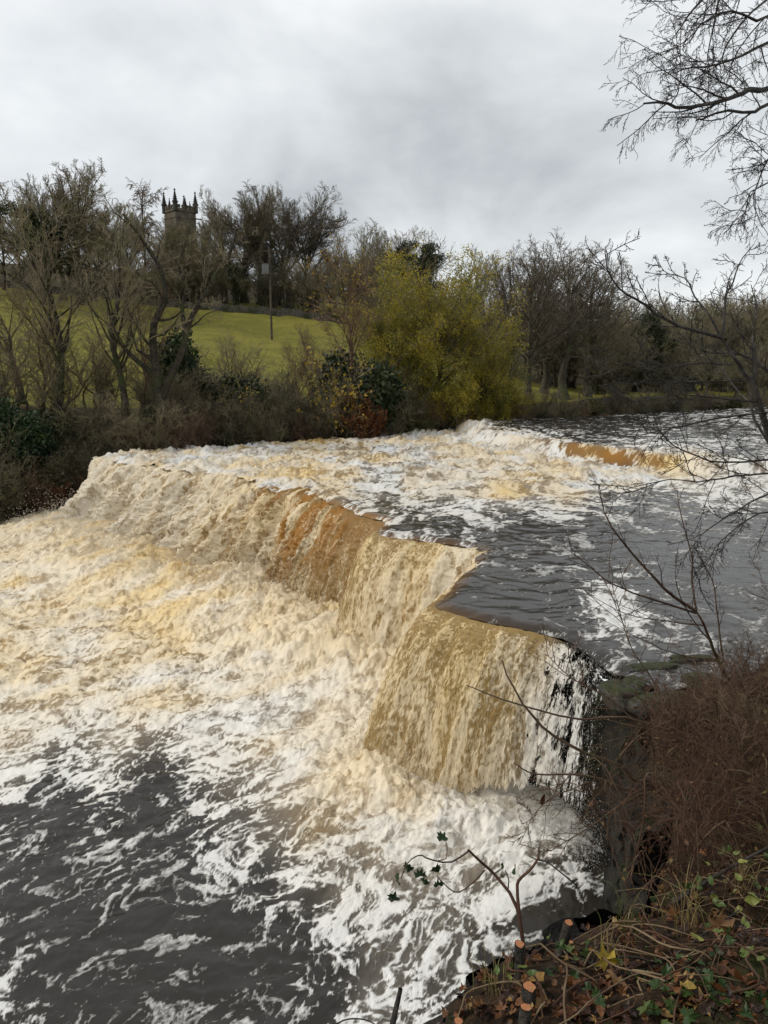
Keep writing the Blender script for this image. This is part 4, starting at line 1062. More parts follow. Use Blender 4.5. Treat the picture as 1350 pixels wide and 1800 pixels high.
def church():
    y = 150.0; x = xat(316, 360, y); zp = topz(368, y); zg = far_h([(x, y)])[0] - .5
    root = tag(empty('church_tower', (x, y, zg), math.radians(43)), 'dark stone church tower with pinnacled parapet above the trees', 'church tower')
    h = zp - zg; w = 4.1
    g = Geo(); box(g, (0, 0, h / 2 - .3), (w, w, h - .6)); obj('wall', g.mesh('tower_wall', False), STONE, root)
    for zz in (h * .55, h - 1.7):
        g = Geo(); box(g, (0, 0, zz), (w + .22, w + .22, .22)); obj('string_course', g.mesh('course', False), STONE, root)
    pp = Geo()
    box(pp, (0, 0, h - .45), (w + .3, w + .3, .5))
    obj('parapet', pp.mesh('parapet', False), STONE, root)
    mer = Geo(); box(mer, (0, 0, .2), (.5, .22, .55)); mm = mer.mesh('merlon', False)
    for side in range(4):
        a = side * math.pi / 2
        for k in (-1.35, -.55, .55, 1.35):
            o = obj('merlon', mm, STONE, root); lx, ly = k, -(w / 2 + .02)
            o.location = (lx * math.cos(a) - ly * math.sin(a), lx * math.sin(a) + ly * math.cos(a), h - .05); o.rotation_euler = (0, 0, a)
    def pinn(H, wd):
        g = Geo(); box(g, (0, 0, H * .2), (wd, wd, H * .4)); box(g, (0, 0, H * .41), (wd * 1.35, wd * 1.35, H * .04))
        box(g, (0, 0, H * .69), (wd * .9, wd * .9, H * .52), 0, .22)
        for k in range(5):
            q = .46 + k * .1; s_ = wd * (1.25 - k * .2)
            box(g, (0, 0, H * q), (s_, s_, H * .025)); box(g, (0, 0, H * q), (s_ * .95, s_ * .95, H * .025), .785)
        fi = Geo(); box(fi, (0, 0, H * .985), (wd * .62, wd * .18, H * .045)); box(fi, (0, 0, H * .985), (wd * .18, wd * .6, H * .05)); box(fi, (0, 0, H * 1.02), (wd * .16, wd * .16, H * .08))
        return g.mesh('pinnacle', False), fi.mesh('finial', False)
    tall, small = pinn(3.6, .62), pinn(2.0, .34)
    for sx in (-1, 1):
        for sy in (-1, 1):
            o = obj('pinnacle', tall[0], LEAD, root); obj('finial', tall[1], LEAD, o); o.location = (sx * (w / 2), sy * (w / 2), h - .75)
    for a in range(4):
        o = obj('small_pinnacle', small[0], LEAD, root); obj('finial', small[1], LEAD, o); t = a * math.pi / 2
        o.location = (math.cos(t) * (w / 2 + .02), math.sin(t) * (w / 2 + .02), h - .4)
    for a in (math.pi, -math.pi / 2):
        g = Geo(); box(g, (0, 0, h - 4.2), (.12, 1.3, 2.3)); o = obj('belfry_window', g.mesh('belfry', False), LEAD, root)
        o.location = (math.cos(a) * (w / 2 + .03), math.sin(a) * (w / 2 + .03), 0); o.rotation_euler = (0, 0, a)
    g = Geo(); box(g, (0, 0, 0), (.9, .18, .2)); o = obj('waterspout', g.mesh('spout', False), LEAD, root); o.location = (w / 2 + .4, -w / 2 - .35, h - 1.75); o.rotation_euler = (0, .15, -.78)
church()
WOOD = simple_mat('pole_wood', (.055, .045, .034), (.10, .082, .062), 4, .9, .02, None, .2)
STEEL = simple_mat('galvanised_steel', (.10, .10, .10), (.16, .16, .155), 5, .5, 0, None, .5)
WALLST = simple_mat('field_stone', (.055, .052, .042), (.11, .10, .08), 3, .95, .04, (.04, .042, .02), .2)
def pole():
    y = 88.0; x = xat(475, 490, y); zg = far_h([(x, y)])[0]; h = topz(437, y) - zg
    root = tag(empty('utility_pole', (x, y, zg)), 'wooden utility pole with crossarm and transformer on the meadow', 'utility pole')
    g = Geo(); P = np.c_[np.zeros((4, 2)), np.linspace(-.3, h, 4)]; g.tubes(P[None], np.array([[.13, .12, .11, .10]]), 8); obj('post', g.mesh('post'), WOOD, root)
    g = Geo(); box(g, (0, 0, h - .25), (2.4, .12, .14)); arm = obj('crossarm', g.mesh('crossarm', False), WOOD, root)
    gi = Geo(); gi.tubes(np.array([[(0, 0, 0), (0, 0, .14), (0, 0, .28)]]), np.array([[.05, .07, .04]]), 6); mi = gi.mesh('insulator')
    for k in (-1.1, 0, 1.1): o = obj('insulator', mi, LEAD, arm); o.location = (k, 0, h - .18)
    g = Geo(); box(g, (-.45, -.2, h - 2.2), (.75, .5, .95)); box(g, (-.45, -.2, h - 1.68), (.6, .4, .12)); obj('transformer', g.mesh('transformer', False), STEEL, root)
pole()
def gate():
    y = 108.0; x = xat(222, 512, y); zg = far_h([(x, y)])[0]
    root = tag(empty('field_gate', (x, y, zg), .05), 'metal bar gate in the wall at the top of the meadow', 'gate')
    bar = Geo(); bar.tubes(np.array([[(-1.6, 0, 0), (0, 0, 0), (1.6, 0, 0)]]), np.full((1, 3), .04), 6); bm_ = bar.mesh('bar')
    for k in range(5): o = obj('bar', bm_, STEEL, root); o.location = (0, 0, .35 + k * .24)
    up = Geo(); up.tubes(np.array([[(0, 0, .2), (0, 0, .8), (0, 0, 1.4)]]), np.full((1, 3), .05), 6); um = up.mesh('upright')
    for k in (-1.6, 0, 1.6): o = obj('upright', um, STEEL, root); o.location = (k, 0, 0)
    pg = Geo(); box(pg, (0, 0, .7), (.28, .28, 1.6)); pm = pg.mesh('gate_post', False)
    for k in (-1.9, 1.9): o = obj('gate_post', pm, WALLST, root); o.location = (k, 0, 0)
    return x, y
gx, gy = gate()
def field_wall(x0, x1, label):
    n = max(8, int(abs(x1 - x0) / .5)); xs = np.linspace(x0, x1, n); ys = gy + 0 * xs + (xs - gx) * .05; zs = far_h(np.c_[xs, ys])
    V = []; rng = np.random.default_rng(3)
    for x, y, z in zip(xs, ys, zs):
        t = .95 + rng.normal(0, .05)
        V += [(x, y - .32, z - .4), (x, y - .24, z + t), (x, y + .24, z + t), (x, y + .32, z - .4)]
    a = np.arange(n * 4).reshape(n, 4)
    F = np.concatenate([np.stack([a[:-1, k], a[1:, k], a[1:, k + 1], a[:-1, k + 1]], -1) for k in range(3)])
    tag(obj('field_wall', mesh_np('field_wall', np.array(V), F, smooth=False), WALLST), label, 'wall')
field_wall(-62, gx - 2.1, 'grey dry stone wall left of the gate at the top of the meadow')
field_wall(gx + 2.1, 2, 'grey dry stone wall right of the gate, below the great beech')
def post_at(px, y, py_top, label):
    x = xat(px, 700, y); z = far_h([(x, y)])[0]; h = max(.9, topz(py_top, y) - z)
    g = Geo(); g.tubes(np.array([[(0, 0, -.2), (0, 0, h * .5), (.02, 0, h - .05), (.02, 0, h)]]), np.array([[.06, .06, .055, .02]]), 6)
    o = obj('fence_post', g.mesh('fence_post'), WOOD); o.location = (x, y, z); tag(o, label, 'post')
post_at(978, 66, 690, 'thin wooden fence post on the small riverside meadow')
post_at(1018, 68, 694, 'second wooden fence post at the right of the small riverside meadow')
# ------------------------------------------------------------------ near bank: trees, brambles, stumps, leaves
DARKBARK = simple_mat('wet_dark_bark', (.014, .012, .010), (.045, .036, .027), 22, .7, .03, (.075, .068, .055), .35)
BROWNTWIG = simple_mat('bramble_brown', (.042, .020, .012), (.095, .050, .030), 5, .75, 0, (.06, .045, .022), .2)
TANTWIG = simple_mat('dry_tan_stem', (.13, .085, .045), (.22, .16, .09), 9, .7, 0, (.09, .055, .03), .3)
CANE = simple_mat('cane_brown', (.075, .042, .027), (.15, .095, .062), 5, .75, 0, (.10, .075, .04), .2)
def ring_mat():
    m, t, out = new_mat('fresh_cut_wood')
    P = t.node('ShaderNodeTexCoord').outputs['Object']
    ln = t.node('ShaderNodeVectorMath', {0: P}, operation='LENGTH').outputs['Value']
    n = t.noise(P, 70, 4, .6)
    w = t.m('SINE', t.m('ADD', t.m('MULTIPLY', ln, 900.0), t.m('MULTIPLY', n, 9.0)))
    c = t.mix(t.ss(w, -1, 1, 0, .45), (.36, .135, .046), (.23, .078, .025)); c = t.mix(t.ss(t.noise(P, 24, 4, .7), .5, .7, 0, .75), c, (.20, .10, .05)); c = t.mix(t.ss(n, .52, .7, 0, .6), c, (.42, .25, .12))
    b = t.node('ShaderNodeBsdfPrincipled', {'Base Color': c, 'Roughness': .65, 'Normal': t.bump(w, .3, .002)})
    t.l.new(b.outputs[0], out.inputs[0]); return m
CUT = ring_mat()
def pline(pts, n=12):
    """smooth line through (px, py, depth) points"""
    return smooth_line([at(*p) for p in pts], n)
def branch_tree(name, label, cat, lines, seed, bark, twig, foot, levels, tip=.0022, group=None, trunk_last=1, r_end=.25):
    """a leafless plant from given limbs [(points, r0, n)], each twig level grown on them"""
    rng = np.random.default_rng(seed); root = tag(empty(name, foot), label, cat, group)
    off = np.array(foot); K = 14; P = []; R = []
    for L, r0 in lines:
        p = smooth_line(L, K) - off; p[1:] += rng.normal(0, .006 * np.linalg.norm(p[-1] - p[0]) / 3, (K - 1, 3))
        P.append(p); R.append(np.linspace(r0, max(r0 * r_end, tip), K))
    P = np.array(P); R = np.array(R)
    g = Geo(); g.tubes(P[:trunk_last], R[:trunk_last], 10); obj('trunk', g.mesh(name + '_trunk'), bark, root)
    if len(P) > trunk_last:
        g = Geo(); g.tubes(P[trunk_last:], R[trunk_last:], 6); obj('limbs', g.mesh(name + '_limbs'), bark, root)
    c = Geo(); cur = (P[trunk_last:], R[trunk_last:]) if len(P) > trunk_last else (P, R)
    for (n, t0, ang, L, K2, up, wob, fall, tp) in levels:
        cur = grow(rng, cur[0], cur[1], n, t0, 1.0, ang, 12, L, K2, up, wob, .55, tp, fall)
        c.tubes(*cur, 4 if tp > .003 else 3)
    obj('twigs', c.mesh(name + '_twigs'), twig, root)
    return root, cur
# --- leaning bare tree at the right
tb = np.array((4.75, 8.2, near_h([(4.75, 8.2)])[0] - .2))
def L_(*pts): return [at(*p) for p in pts]
tr = [tb, at(1420, 950, 8.2), at(1362, 790, 8.1), at(1334, 698, 8.0), at(1313, 661, 8.0), at(1289, 625, 7.9), at(1268, 594, 7.9)]
ln = [(tr, .05),
 (L_((1268,594,7.9),(1207,576,7.7),(1167,560,7.5),(1126,531,7.3),(1093,511,7.2),(1069,478,7.1),(1064,441,7.0)), 0.0187),
 (L_((1268,594,7.9),(1274,560,8.0),(1276,520,8.1),(1288,498,8.2),(1300,460,8.3),(1325,430,8.4)), 0.0165),
 (L_((1268,594,7.9),(1240,545,7.9),(1220,520,8.0),(1205,490,8.1),(1170,480,8.2),(1158,460,8.3)), 0.0121),
 (L_((1380,680,8.2),(1350,653,8.2),(1325,633,8.3),(1289,620,8.4),(1244,620,8.5),(1219,596,8.5)), 0.0220),
 (L_((1330,706,8.0),(1248,698,7.7),(1187,694,7.5),(1118,706,7.3),(1085,692,7.2)), 0.0121),
 (L_((1309,669,8.0),(1207,671,7.8),(1126,673,7.6),(1065,649,7.4)), 0.0099),
 (L_((1289,641,7.9),(1228,639,7.6),(1150,641,7.4),(1065,608,7.2)), 0.0099),
 (L_((1380,722,8.1),(1350,726,8.0),(1268,734,7.8),(1207,747,7.6),(1154,759,7.5),(1085,771,7.4)), 0.0132),
 (L_((1390,800,8.1),(1350,808,8.0),(1268,812,7.7),(1207,795,7.5),(1166,767,7.4),(1150,735,7.3)), 0.0132),
 (L_((1400,828,8.1),(1350,832,7.9),(1289,838,7.7),(1228,847,7.5),(1167,844,7.3),(1101,861,7.1)), 0.0121),
 (L_((1410,850,8.1),(1350,869,7.9),(1289,901,7.7),(1232,942,7.5),(1212,985,7.4)), 0.0110),
 (L_((1365,800,8.1),(1320,720,8.3),(1330,640,8.5),(1322,590,8.6),(1330,540,8.8),(1320,500,8.9)), 0.0165),
 (L_((1400,900,8.2),(1330,905,8.0),(1260,960,7.8),(1220,1040,7.6)), 0.0099),
 (L_((1350,740,8.1),(1300,690,8.6),(1260,640,9.0),(1225,610,9.2),(1180,560,9.4)), 0.0110)]
branch_tree('leaning_tree', 'leafless dark tree leaning in from the right over the river', 'tree', ln, 5, DARKBARK, DARKBARK, tb,
    [(11, .15, 42, .30, 6, .05, .13, .4, .0035), (6, .15, 42, .42, 4, .04, .15, .4, .0026), (3, .2, 40, .5, 3, .02, .15, .3, .0022)])
# --- birch whose branches hang in at the top right
bb_ = np.array((7.6, 8.6, near_h([(7.6, 8.6)])[0] - .2))
tr = [bb_, bb_ + (0, .1, 3), bb_ + (-.15, .1, 6), bb_ + (-.2, .2, 9), bb_ + (-.1, .2, 12)]
ln = [(tr, .17),
 ([bb_ + (-.15, .1, 6.2), at(1450, 150, 9.2), at(1350, 160, 8.8), at(1317, 159, 8.6), at(1300, 166, 8.5), at(1270, 178, 8.3), at(1240, 184, 8.2), at(1208, 191, 8.0), at(1184, 187, 7.9), at(1163, 178, 7.8), at(1130, 182, 7.7)], 0.0374),
 ([bb_ + (-.15, .1, 5.8), at(1440, 170, 9.3), at(1350, 183, 8.9), at(1318, 197, 8.7), at(1265, 194, 8.5), at(1240, 208, 8.4), at(1222, 213, 8.3)], 0.0272),
 ([bb_ + (-.15, .1, 6.6), at(1440, 50, 9.0), at(1350, 75, 8.5), at(1290, 105, 8.2), at(1230, 120, 8.0), at(1185, 130, 7.8)], 0.0245),
 ([bb_ + (-.18, .1, 7.2), at(1430, -60, 8.8), at(1350, 35, 8.4), at(1290, 20, 8.1), at(1240, 40, 7.9), at(1210, 75, 7.8)], 0.0231),
 ([bb_ + (-.18, .1, 7.6), at(1430, -140, 8.8), at(1330, -60, 8.3), at(1260, -20, 8.0), at(1215, 20, 7.8), at(1190, 60, 7.7)], 0.0231),
 ([bb_ + (-.18, .1, 7.0), at(1430, -20, 9.6), at(1340, 5, 9.2), at(1290, 60, 9.0), at(1270, 110, 8.9), at(1312, 150, 8.8)], 0.0190),
 ([bb_ + (-.15, .1, 5.0), at(1460, 250, 9.0), at(1400, 250, 8.8), at(1360, 270, 8.7), at(1335, 310, 8.6), at(1325, 360, 8.5), at(1340, 400, 8.4)], 0.0177),
 ([bb_ + (-.15, .1, 4.8), at(1460, 280, 9.2), at(1390, 290, 9.0), at(1350, 320, 8.9), at(1318, 340, 8.8), at(1310, 372, 8.7)], 0.0150),
 ([bb_ + (-.18, .1, 8.2), at(1430, -200, 8.6), at(1330, -120, 8.2), at(1280, -40, 8.0), at(1250, 60, 7.9), at(1245, 130, 7.9)], 0.0177)]
branch_tree('birch_tree', 'near birch hanging fine bare twigs in at the top right corner', 'tree', ln, 6, DARKBARK, DARKBARK, bb_,
    [(9, .33, 46, .15, 6, .0, .15, .3, .0034), (6, .12, 42, .48, 5, -.10, .16, .35, .0024), (5, .12, 40, .55, 4, -.14, .17, .3, .0020), (2, .2, 40, .5, 3, -.05, .2, .3, .0020)])
# --- bare shrub in front of the upper river
sb = at(1296, 1222, 9.0); sb[2] = min(sb[2], near_h([sb[:2]])[0]) - .1
S0 = at(1224, 1074, 8.7)
ln = [([sb, at(1291, 1215, 9.0), at(1268, 1174, 8.9), at(1250, 1130, 8.8), at(1235, 1092, 8.7), S0], .032),
 (L_((1224,1074,8.7),(1183,1048,8.6),(1146,1011,8.5),(1109,970,8.4),(1080,933,8.3),(1063,900,8.3),(1052,850,8.2)), .019),
 (L_((1224,1078,8.7),(1165,1059,8.5),(1109,1041,8.4),(1065,1018,8.2),(1028,989,8.1),(991,961,8.0)), .013),
 (L_((1224,1072,8.7),(1217,1026,8.8),(1217,985,8.8),(1205,937,8.9),(1194,890,9.0),(1190,860,9.0)), .013),
 (L_((1272,1165,8.9),(1261,1085,9.0),(1254,1026,9.1),(1235,985,9.2),(1225,955,9.2)), .011),
 (L_((1250,1130,8.8),(1215,1085,8.8),(1190,1030,8.7),(1188,975,8.6)), .009),
 (L_((1240,1100,8.7),(1160,1090,8.6),(1090,1075,8.4),(1015,1030,8.2)), .008),
 (L_((1260,1160,8.8),(1190,1150,8.7),(1120,1120,8.5),(1040,1080,8.4)), .008)]
branch_tree('bare_shrub', 'slim bare shrub with spreading stems before the grey river', 'shrub', ln, 7, BROWNTWIG, DARKBARK, sb,
    [(9, .15, 42, .26, 5, .05, .12, .4, .003), (4, .2, 42, .42, 4, .03, .14, .3, .0022)])
# --- long arching branches reaching out over the fall
ab = at(1175, 1330, 7.6); ab[2] = near_h([ab[:2]])[0] - .1
ln = [([ab, at(1150, 1390, 7.4), at(1142, 1280, 7.2), at(1080, 1262, 7.0), at(1009, 1265, 6.9), at(920, 1241, 6.7), at(850, 1215, 6.6), at(820, 1205, 6.6)], .016),
 ([ab, at(1120, 1375, 7.3), at(1087, 1344, 7.2), at(1035, 1326, 7.1), at(991, 1304, 7.0), at(950, 1274, 6.9), at(924, 1244, 6.8), at(898, 1200, 6.8), at(883, 1159, 6.8)], .022),
 ([ab, at(1105, 1389, 7.0), at(1072, 1376, 6.9), at(1024, 1363, 6.8), at(991, 1361, 6.8), at(939, 1361, 6.7), at(902, 1341, 6.6)], .017),
 (L_((1035,1374,6.8),(1000,1390,6.7),(972,1400,6.7),(937,1433,6.6),(925,1460,6.6),(913,1485,6.6)), .006),
 (L_((937,1433,6.6),(925,1420,6.6),(909,1407,6.6)), .004),
 (L_((1130,1395,7.1),(1087,1418,6.9),(1035,1455,6.7),(968,1496,6.5)), .013),
 (L_((1200,1330,7.6),(1120,1270,7.4),(1060,1220,7.2),(1000,1190,7.0),(960,1150,6.9)), .010),
 (L_((1200,1300,7.8),(1150,1200,7.7),(1110,1140,7.6),(1085,1060,7.5),(1070,1010,7.5)), .009),
 (L_((1230,1290,7.8),(1330,1210,7.6),(1370,1180,7.5)), .014),
 (L_((1090,1330,7.2),(1130,1290,7.3),(1250,1240,7.4),(1330,1200,7.5)), .012)]
branch_tree('arching_bush', 'long bare branches arching out of the brambles across the waterfall', 'bush', ln, 9, CANE, CANE, ab,
    [(11, .2, 45, .26, 5, .06, .14, .3, .0032), (4, .2, 42, .45, 4, .02, .16, .3, .0024)], trunk_last=3)
def hanging_leaf():
    g = Geo(); V, F = leaf_shape('oval', .09, .4); g.add(V, F, .4); o = obj('dead_leaf', g.mesh('dead_leaf', False), LITTER)
    o.location = at(952, 1409, 6.75); o.rotation_euler = (1.3, .4, .5); tag(o, 'single curled dead leaf hanging over the waterfall', 'leaf')

# --- leaves
def leaf_shape(kind, size, curl=.2, rng=None):
    """outline fan with a folded midrib and curled edge: V, F"""
    if kind == 'ivy': r = [(0, -.12), (.30, -.30), (.50, .02), (.30, .16), (.34, .48), (.12, .42), (0, .80)]
    elif kind == 'palm': r = [(0, -.10), (.26, -.36), (.32, -.14), (.70, -.10), (.44, .10), (.66, .46), (.26, .34), (.14, .52), (0, .90)]
    else: r = [(0, -.35), (.20, -.22), (.32, .05), (.30, .30), (.16, .58), (0, .80)]
    pts = r + [(-x, y) for x, y in r[-2:0:-1]]
    P = np.array(pts) * size
    z = np.abs(P[:, 0]) * .35 + curl * (P[:, 1] / size) ** 2 * size - curl * .6 * (np.abs(P[:, 0]) / size) ** 2 * size
    if rng is not None: z = z + rng.normal(0, .09 * size, len(z))
    V = np.vstack([np.c_[P, z], [(0, .12 * size, 0)]]); n = len(P); c = n
    F = np.array([(i, (i + 1) % n, c) for i in range(n)])
    return V, F
LITTER = leaf_mat('fallen_leaf_colours', [(.022, .012, .008), (.045, .020, .011), (.085, .032, .012), (.15, .058, .018), (.24, .13, .055), (.34, .24, .03)], .15, .5, .35)
IVYL = leaf_mat('ivy_leaf_green', [(.008, .020, .006), (.017, .038, .010), (.036, .066, .015), (.085, .115, .03)], .15, .42, .25)
BRAML = leaf_mat('bramble_leaf_green', [(.045, .085, .018), (.09, .14, .03), (.17, .20, .045), (.30, .29, .05)], .3, .45, .4)
hanging_leaf()
_rl = np.random.default_rng(44)
def on_bank(px, py):
    """point of the near bank seen at a picture position"""
    ds = np.linspace(1.2, 11, 220); b = (900 - py) / FPX
    p = np.c_[(px - 675) / FPX * ds, (_c + b * _s) * ds, CAMZ + (-_s + b * _c) * ds]
    k = np.where(p[:, 2] < near_h(p[:, :2]))[0]
    return (p[k[0]].copy(), ds[k[0]]) if len(k) else (at(px, py, 4), 4)
def bank_normal(p):
    e = .06; a = near_h([(p[0] + e, p[1]), (p[0] - e, p[1]), (p[0], p[1] + e), (p[0], p[1] - e)])
    n = Vector((-(a[0] - a[1]) / (2 * e), -(a[2] - a[3]) / (2 * e), 1)); return n.normalized()
# individual fallen leaves
lv = []
for i in range(10):
    V, F = leaf_shape('palm' if i % 5 < 2 else 'oval', 1.0, .35 + .5 * _rl.random(), _rl)
    lv.append((V, F))
def leaf_obj(i, tint):
    V, F = lv[i]; return mesh_np('fallen_leaf', V, F, {'tint': np.full(len(V), tint)}, smooth=False)
leaf_meshes = [leaf_obj(i, t_) for i in range(10) for t_ in (.1, .3, .45, .62, .85)]
spots = []
while len(spots) < 260:
    px = _rl.uniform(800, 1350); py = 1800 - (_rl.random() ** 1.6) * 330
    if px < 800 + (1800 - py) * .9: continue
    spots.append((px, py))
for px, py in spots:
    p, d = on_bank(px, py)
    if d > 6.5 or p[2] < 3: continue
    o = obj('fallen_leaf', leaf_meshes[_rl.integers(0, 50)], LITTER)
    n = bank_normal(p); q = n.to_track_quat('Z', 'Y').to_euler()
    s = .022 + .05 * _rl.random() ** 1.7
    o.location = (p[0], p[1], near_h([p[:2]])[0] + .012 + .03 * _rl.random()); o.scale = (s, s, s)
    m = Matrix.Rotation(_rl.random() * 6.28, 4, n) @ n.to_track_quat('Z', 'Y').to_matrix().to_4x4() @ Matrix.Rotation(_rl.normal(0, .45), 4, 'X') @ Matrix.Rotation(_rl.normal(0, .45), 4, 'Y')
    o.rotation_euler = m.to_euler()
    tag(o, 'brown fallen leaf lying on the near bank at the bottom right', 'leaf', 'fallen leaves on the near bank')
def show_leaf(px, py, s, tint, kind, label, up=.05, rx=.3, rz=0.0, mat=None):
    p, d = on_bank(px, py); V, F = leaf_shape(kind, s, .35, _rl)
    o = obj('fallen_leaf', mesh_np('fallen_leaf', V, F, {'tint': np.full(len(V), tint)}, smooth=False), mat or LITTER)
    o.location = (p[0], p[1], near_h([p[:2]])[0] + up); o.rotation_euler = (rx, .2, rz); tag(o, label, 'leaf')
show_leaf(1062, 1722, .085, 1.0, 'palm', 'bright yellow lobed leaf between the cut stumps at the bottom', .06, .7, .4)
show_leaf(1090, 1752, .085, .82, 'oval', 'pale tan curled leaf right of the bright yellow leaf', .05, .4, 1.3)
show_leaf(1262, 1668, .09, .74, 'palm', 'upright orange tan leaf among the stems at the right', .09, 1.1, .2)
show_leaf(1232, 1492, .10, .60, 'palm', 'orange red leaf on top of the stump by the brambles', .10, .5, .9)
show_leaf(1310, 1760, .11, .50, 'palm', 'large red brown leaf low in the bottom right corner', .05, .5, 2.0)
show_leaf(1210, 1765, .085, .95, 'oval', 'small yellow leaf at the bottom, right of the paired stumps', .05, .4, 2.4)
# unsorted litter below them
def litter():
    g = Geo(); n = 5200
    x = _rl.uniform(.0, 3.6, n); y = _rl.uniform(1.7, 5.8, n); z = near_h(np.c_[x, y])
    d, q, par, sd = poly_dist(np.c_[x, y], BROW); ok = (d * sd < .12)
    Vs, Fs, T = [], [], []; k = 0
    for i in np.where(ok)[0]:
        V, F = lv[_rl.integers(0, 10)]; s = _rl.uniform(.016, .045); R = np.array(Matrix.Rotation(_rl.random() * 6.28, 3, 'Z') @ Matrix.Rotation(_rl.normal(0, .5), 3, 'X') @ Matrix.Rotation(_rl.normal(0, .5), 3, 'Y'))
        W = V * s @ R.T + np.array((x[i], y[i], z[i] + .01 + .02 * _rl.random())); Vs.append(W); Fs.append(F + k); k += len(W); T.append(np.full(len(W), _rl.random() ** 1.6 * .75))
    tag(obj('leaf_litter', mesh_np('leaf_litter', np.vstack(Vs), np.vstack(Fs), {'tint': np.concatenate(T)}, smooth=False), LITTER), 'rotting brown leaf litter covering the near bank', 'leaf litter', kind='stuff')
litter()

# --- cut stumps
def stump(px, py, wpx, d, length, label, tilt=(0, 0), flat=.5, name='cut_stump'):
    top = at(px, py, d); r = wpx * .42 * d / FPX
    ax = Vector((tilt[0], tilt[1], 1)).normalized()
    root = tag(empty(name, tuple(top - np.array(ax) * length)), label, 'stump')
    K = 7; tl = np.linspace(0, 1, K); P = np.array(ax)[None] * (tl * length)[:, None]; P[1:-1, :2] += _rl.normal(0, r * .12, (K - 2, 2))
    g = Geo(); th = np.linspace(0, 6.283, 14, endpoint=False); bmp = 1 + .09 * _rl.normal(size=14)
    q = np.array(ax.to_track_quat('Z', 'Y').to_matrix())
    # cut is slanted towards the viewer
    nrm = Vector((tilt[0] * .5, tilt[1] - .55 + flat, 1)).normalized()
    ring = []
    for k in range(K):
        rr = r * (1.18 - .18 * tl[k]) * bmp
        loc = np.c_[np.cos(th) * rr, np.sin(th) * rr, 0 * th] @ q.T + P[k]
        if k == K - 1:
            loc = loc + np.array(ax) * (-((loc - P[k]) @ np.array(nrm)) / max(.25, nrm.dot(ax)))[:, None]
        ring.append(loc)
    V = np.vstack(ring); i = np.arange(K * 14).reshape(K, 14); j = np.roll(i, -1, 1)
    g.add(V, np.stack([i[:-1], j[:-1], j[1:], i[1:]], -1).reshape(-1, 4)); obj('bark', g.mesh('stump_bark'), DARKBARK, root)
    last = ring[-1]; c = last.mean(0); f = Geo(); inner = c + (last - c) * .88 + np.array(nrm) * .0015
    W = np.vstack([inner - c, [(0, 0, 0)]])
    W[14] += np.array(nrm) * .0015
    f.add(W, np.array([(k, (k + 1) % 14, 14) for k in range(14)])); o = obj('cut_face', f.mesh('cut_face', False), CUT, root); o.location = tuple(c)
    return root
stump(925, 1771, 25, 2.75, .5, 'round orange cut stump lowest at the bottom of the bank', (.05, .05), .65)
stump(931, 1735, 29, 2.85, .45, 'slanted orange cut stump just above the lowest round one', (.1, .2), .3)
stump(1000, 1622, 19, 3.3, .55, 'long dark leaning stump with splintered orange tip', (.30, .1), .35)
stump(1003, 1656, 12, 3.35, .35, 'thin pale tipped stub beside the long leaning stump', (.0, .1), .6)
stump(1198, 1686, 25, 3.15, .4, 'orange cut stump, upper of the pair at the bottom right', (.1, .15), .28)
stump(1174, 1711, 26, 3.05, .4, 'orange cut stump, lower of the pair at the bottom right', (.15, .1), .3)
stump(1157, 1723, 17, 3.0, .3, 'small tan cut stub left of the paired stumps', (.2, .1), .35)
stump(1236, 1498, 19, 4.7, .5, 'orange cut stump standing before the brambles', (.03, .05), .28)
stump(914, 1660, 20, 3.05, .45, 'short dark stub with red brown cut at the brow of the bank', (0, .1), .25)
stump(806, 1796, 20, 2.7, .4, 'cut stub at the bottom picture edge on the brow', (.2, .1), .3)
stump(1147, 1820, 26, 2.55, .3, 'dark stub at the bottom edge under the pale tan leaf', (.1, .1), .3)
def stick(pts, r0, r1, label, name='bare_stick', mat=None, cat='stick'):
    P = smooth_line([at(*p) for p in pts], 12); g = Geo(); g.tubes((P - P[0])[None], np.linspace(r0, r1, 12)[None], 7)
    o = obj(name, g.mesh(name), mat or DARKBARK); o.location = tuple(P[0]); tag(o, label, cat); return o
stick([(676, 1880, 2.6), (690, 1802, 2.65), (698, 1765, 2.7), (704, 1738, 2.7)], .012, .008, 'short black broken stick poking up at the bottom edge')
stick([(560, 1830, 2.6), (600, 1795, 2.65), (640, 1792, 2.7), (668, 1806, 2.7)], .003, .002, 'thin bowed grass stem at the bottom edge beside the black stick', 'grass_stem', None, 'stem')

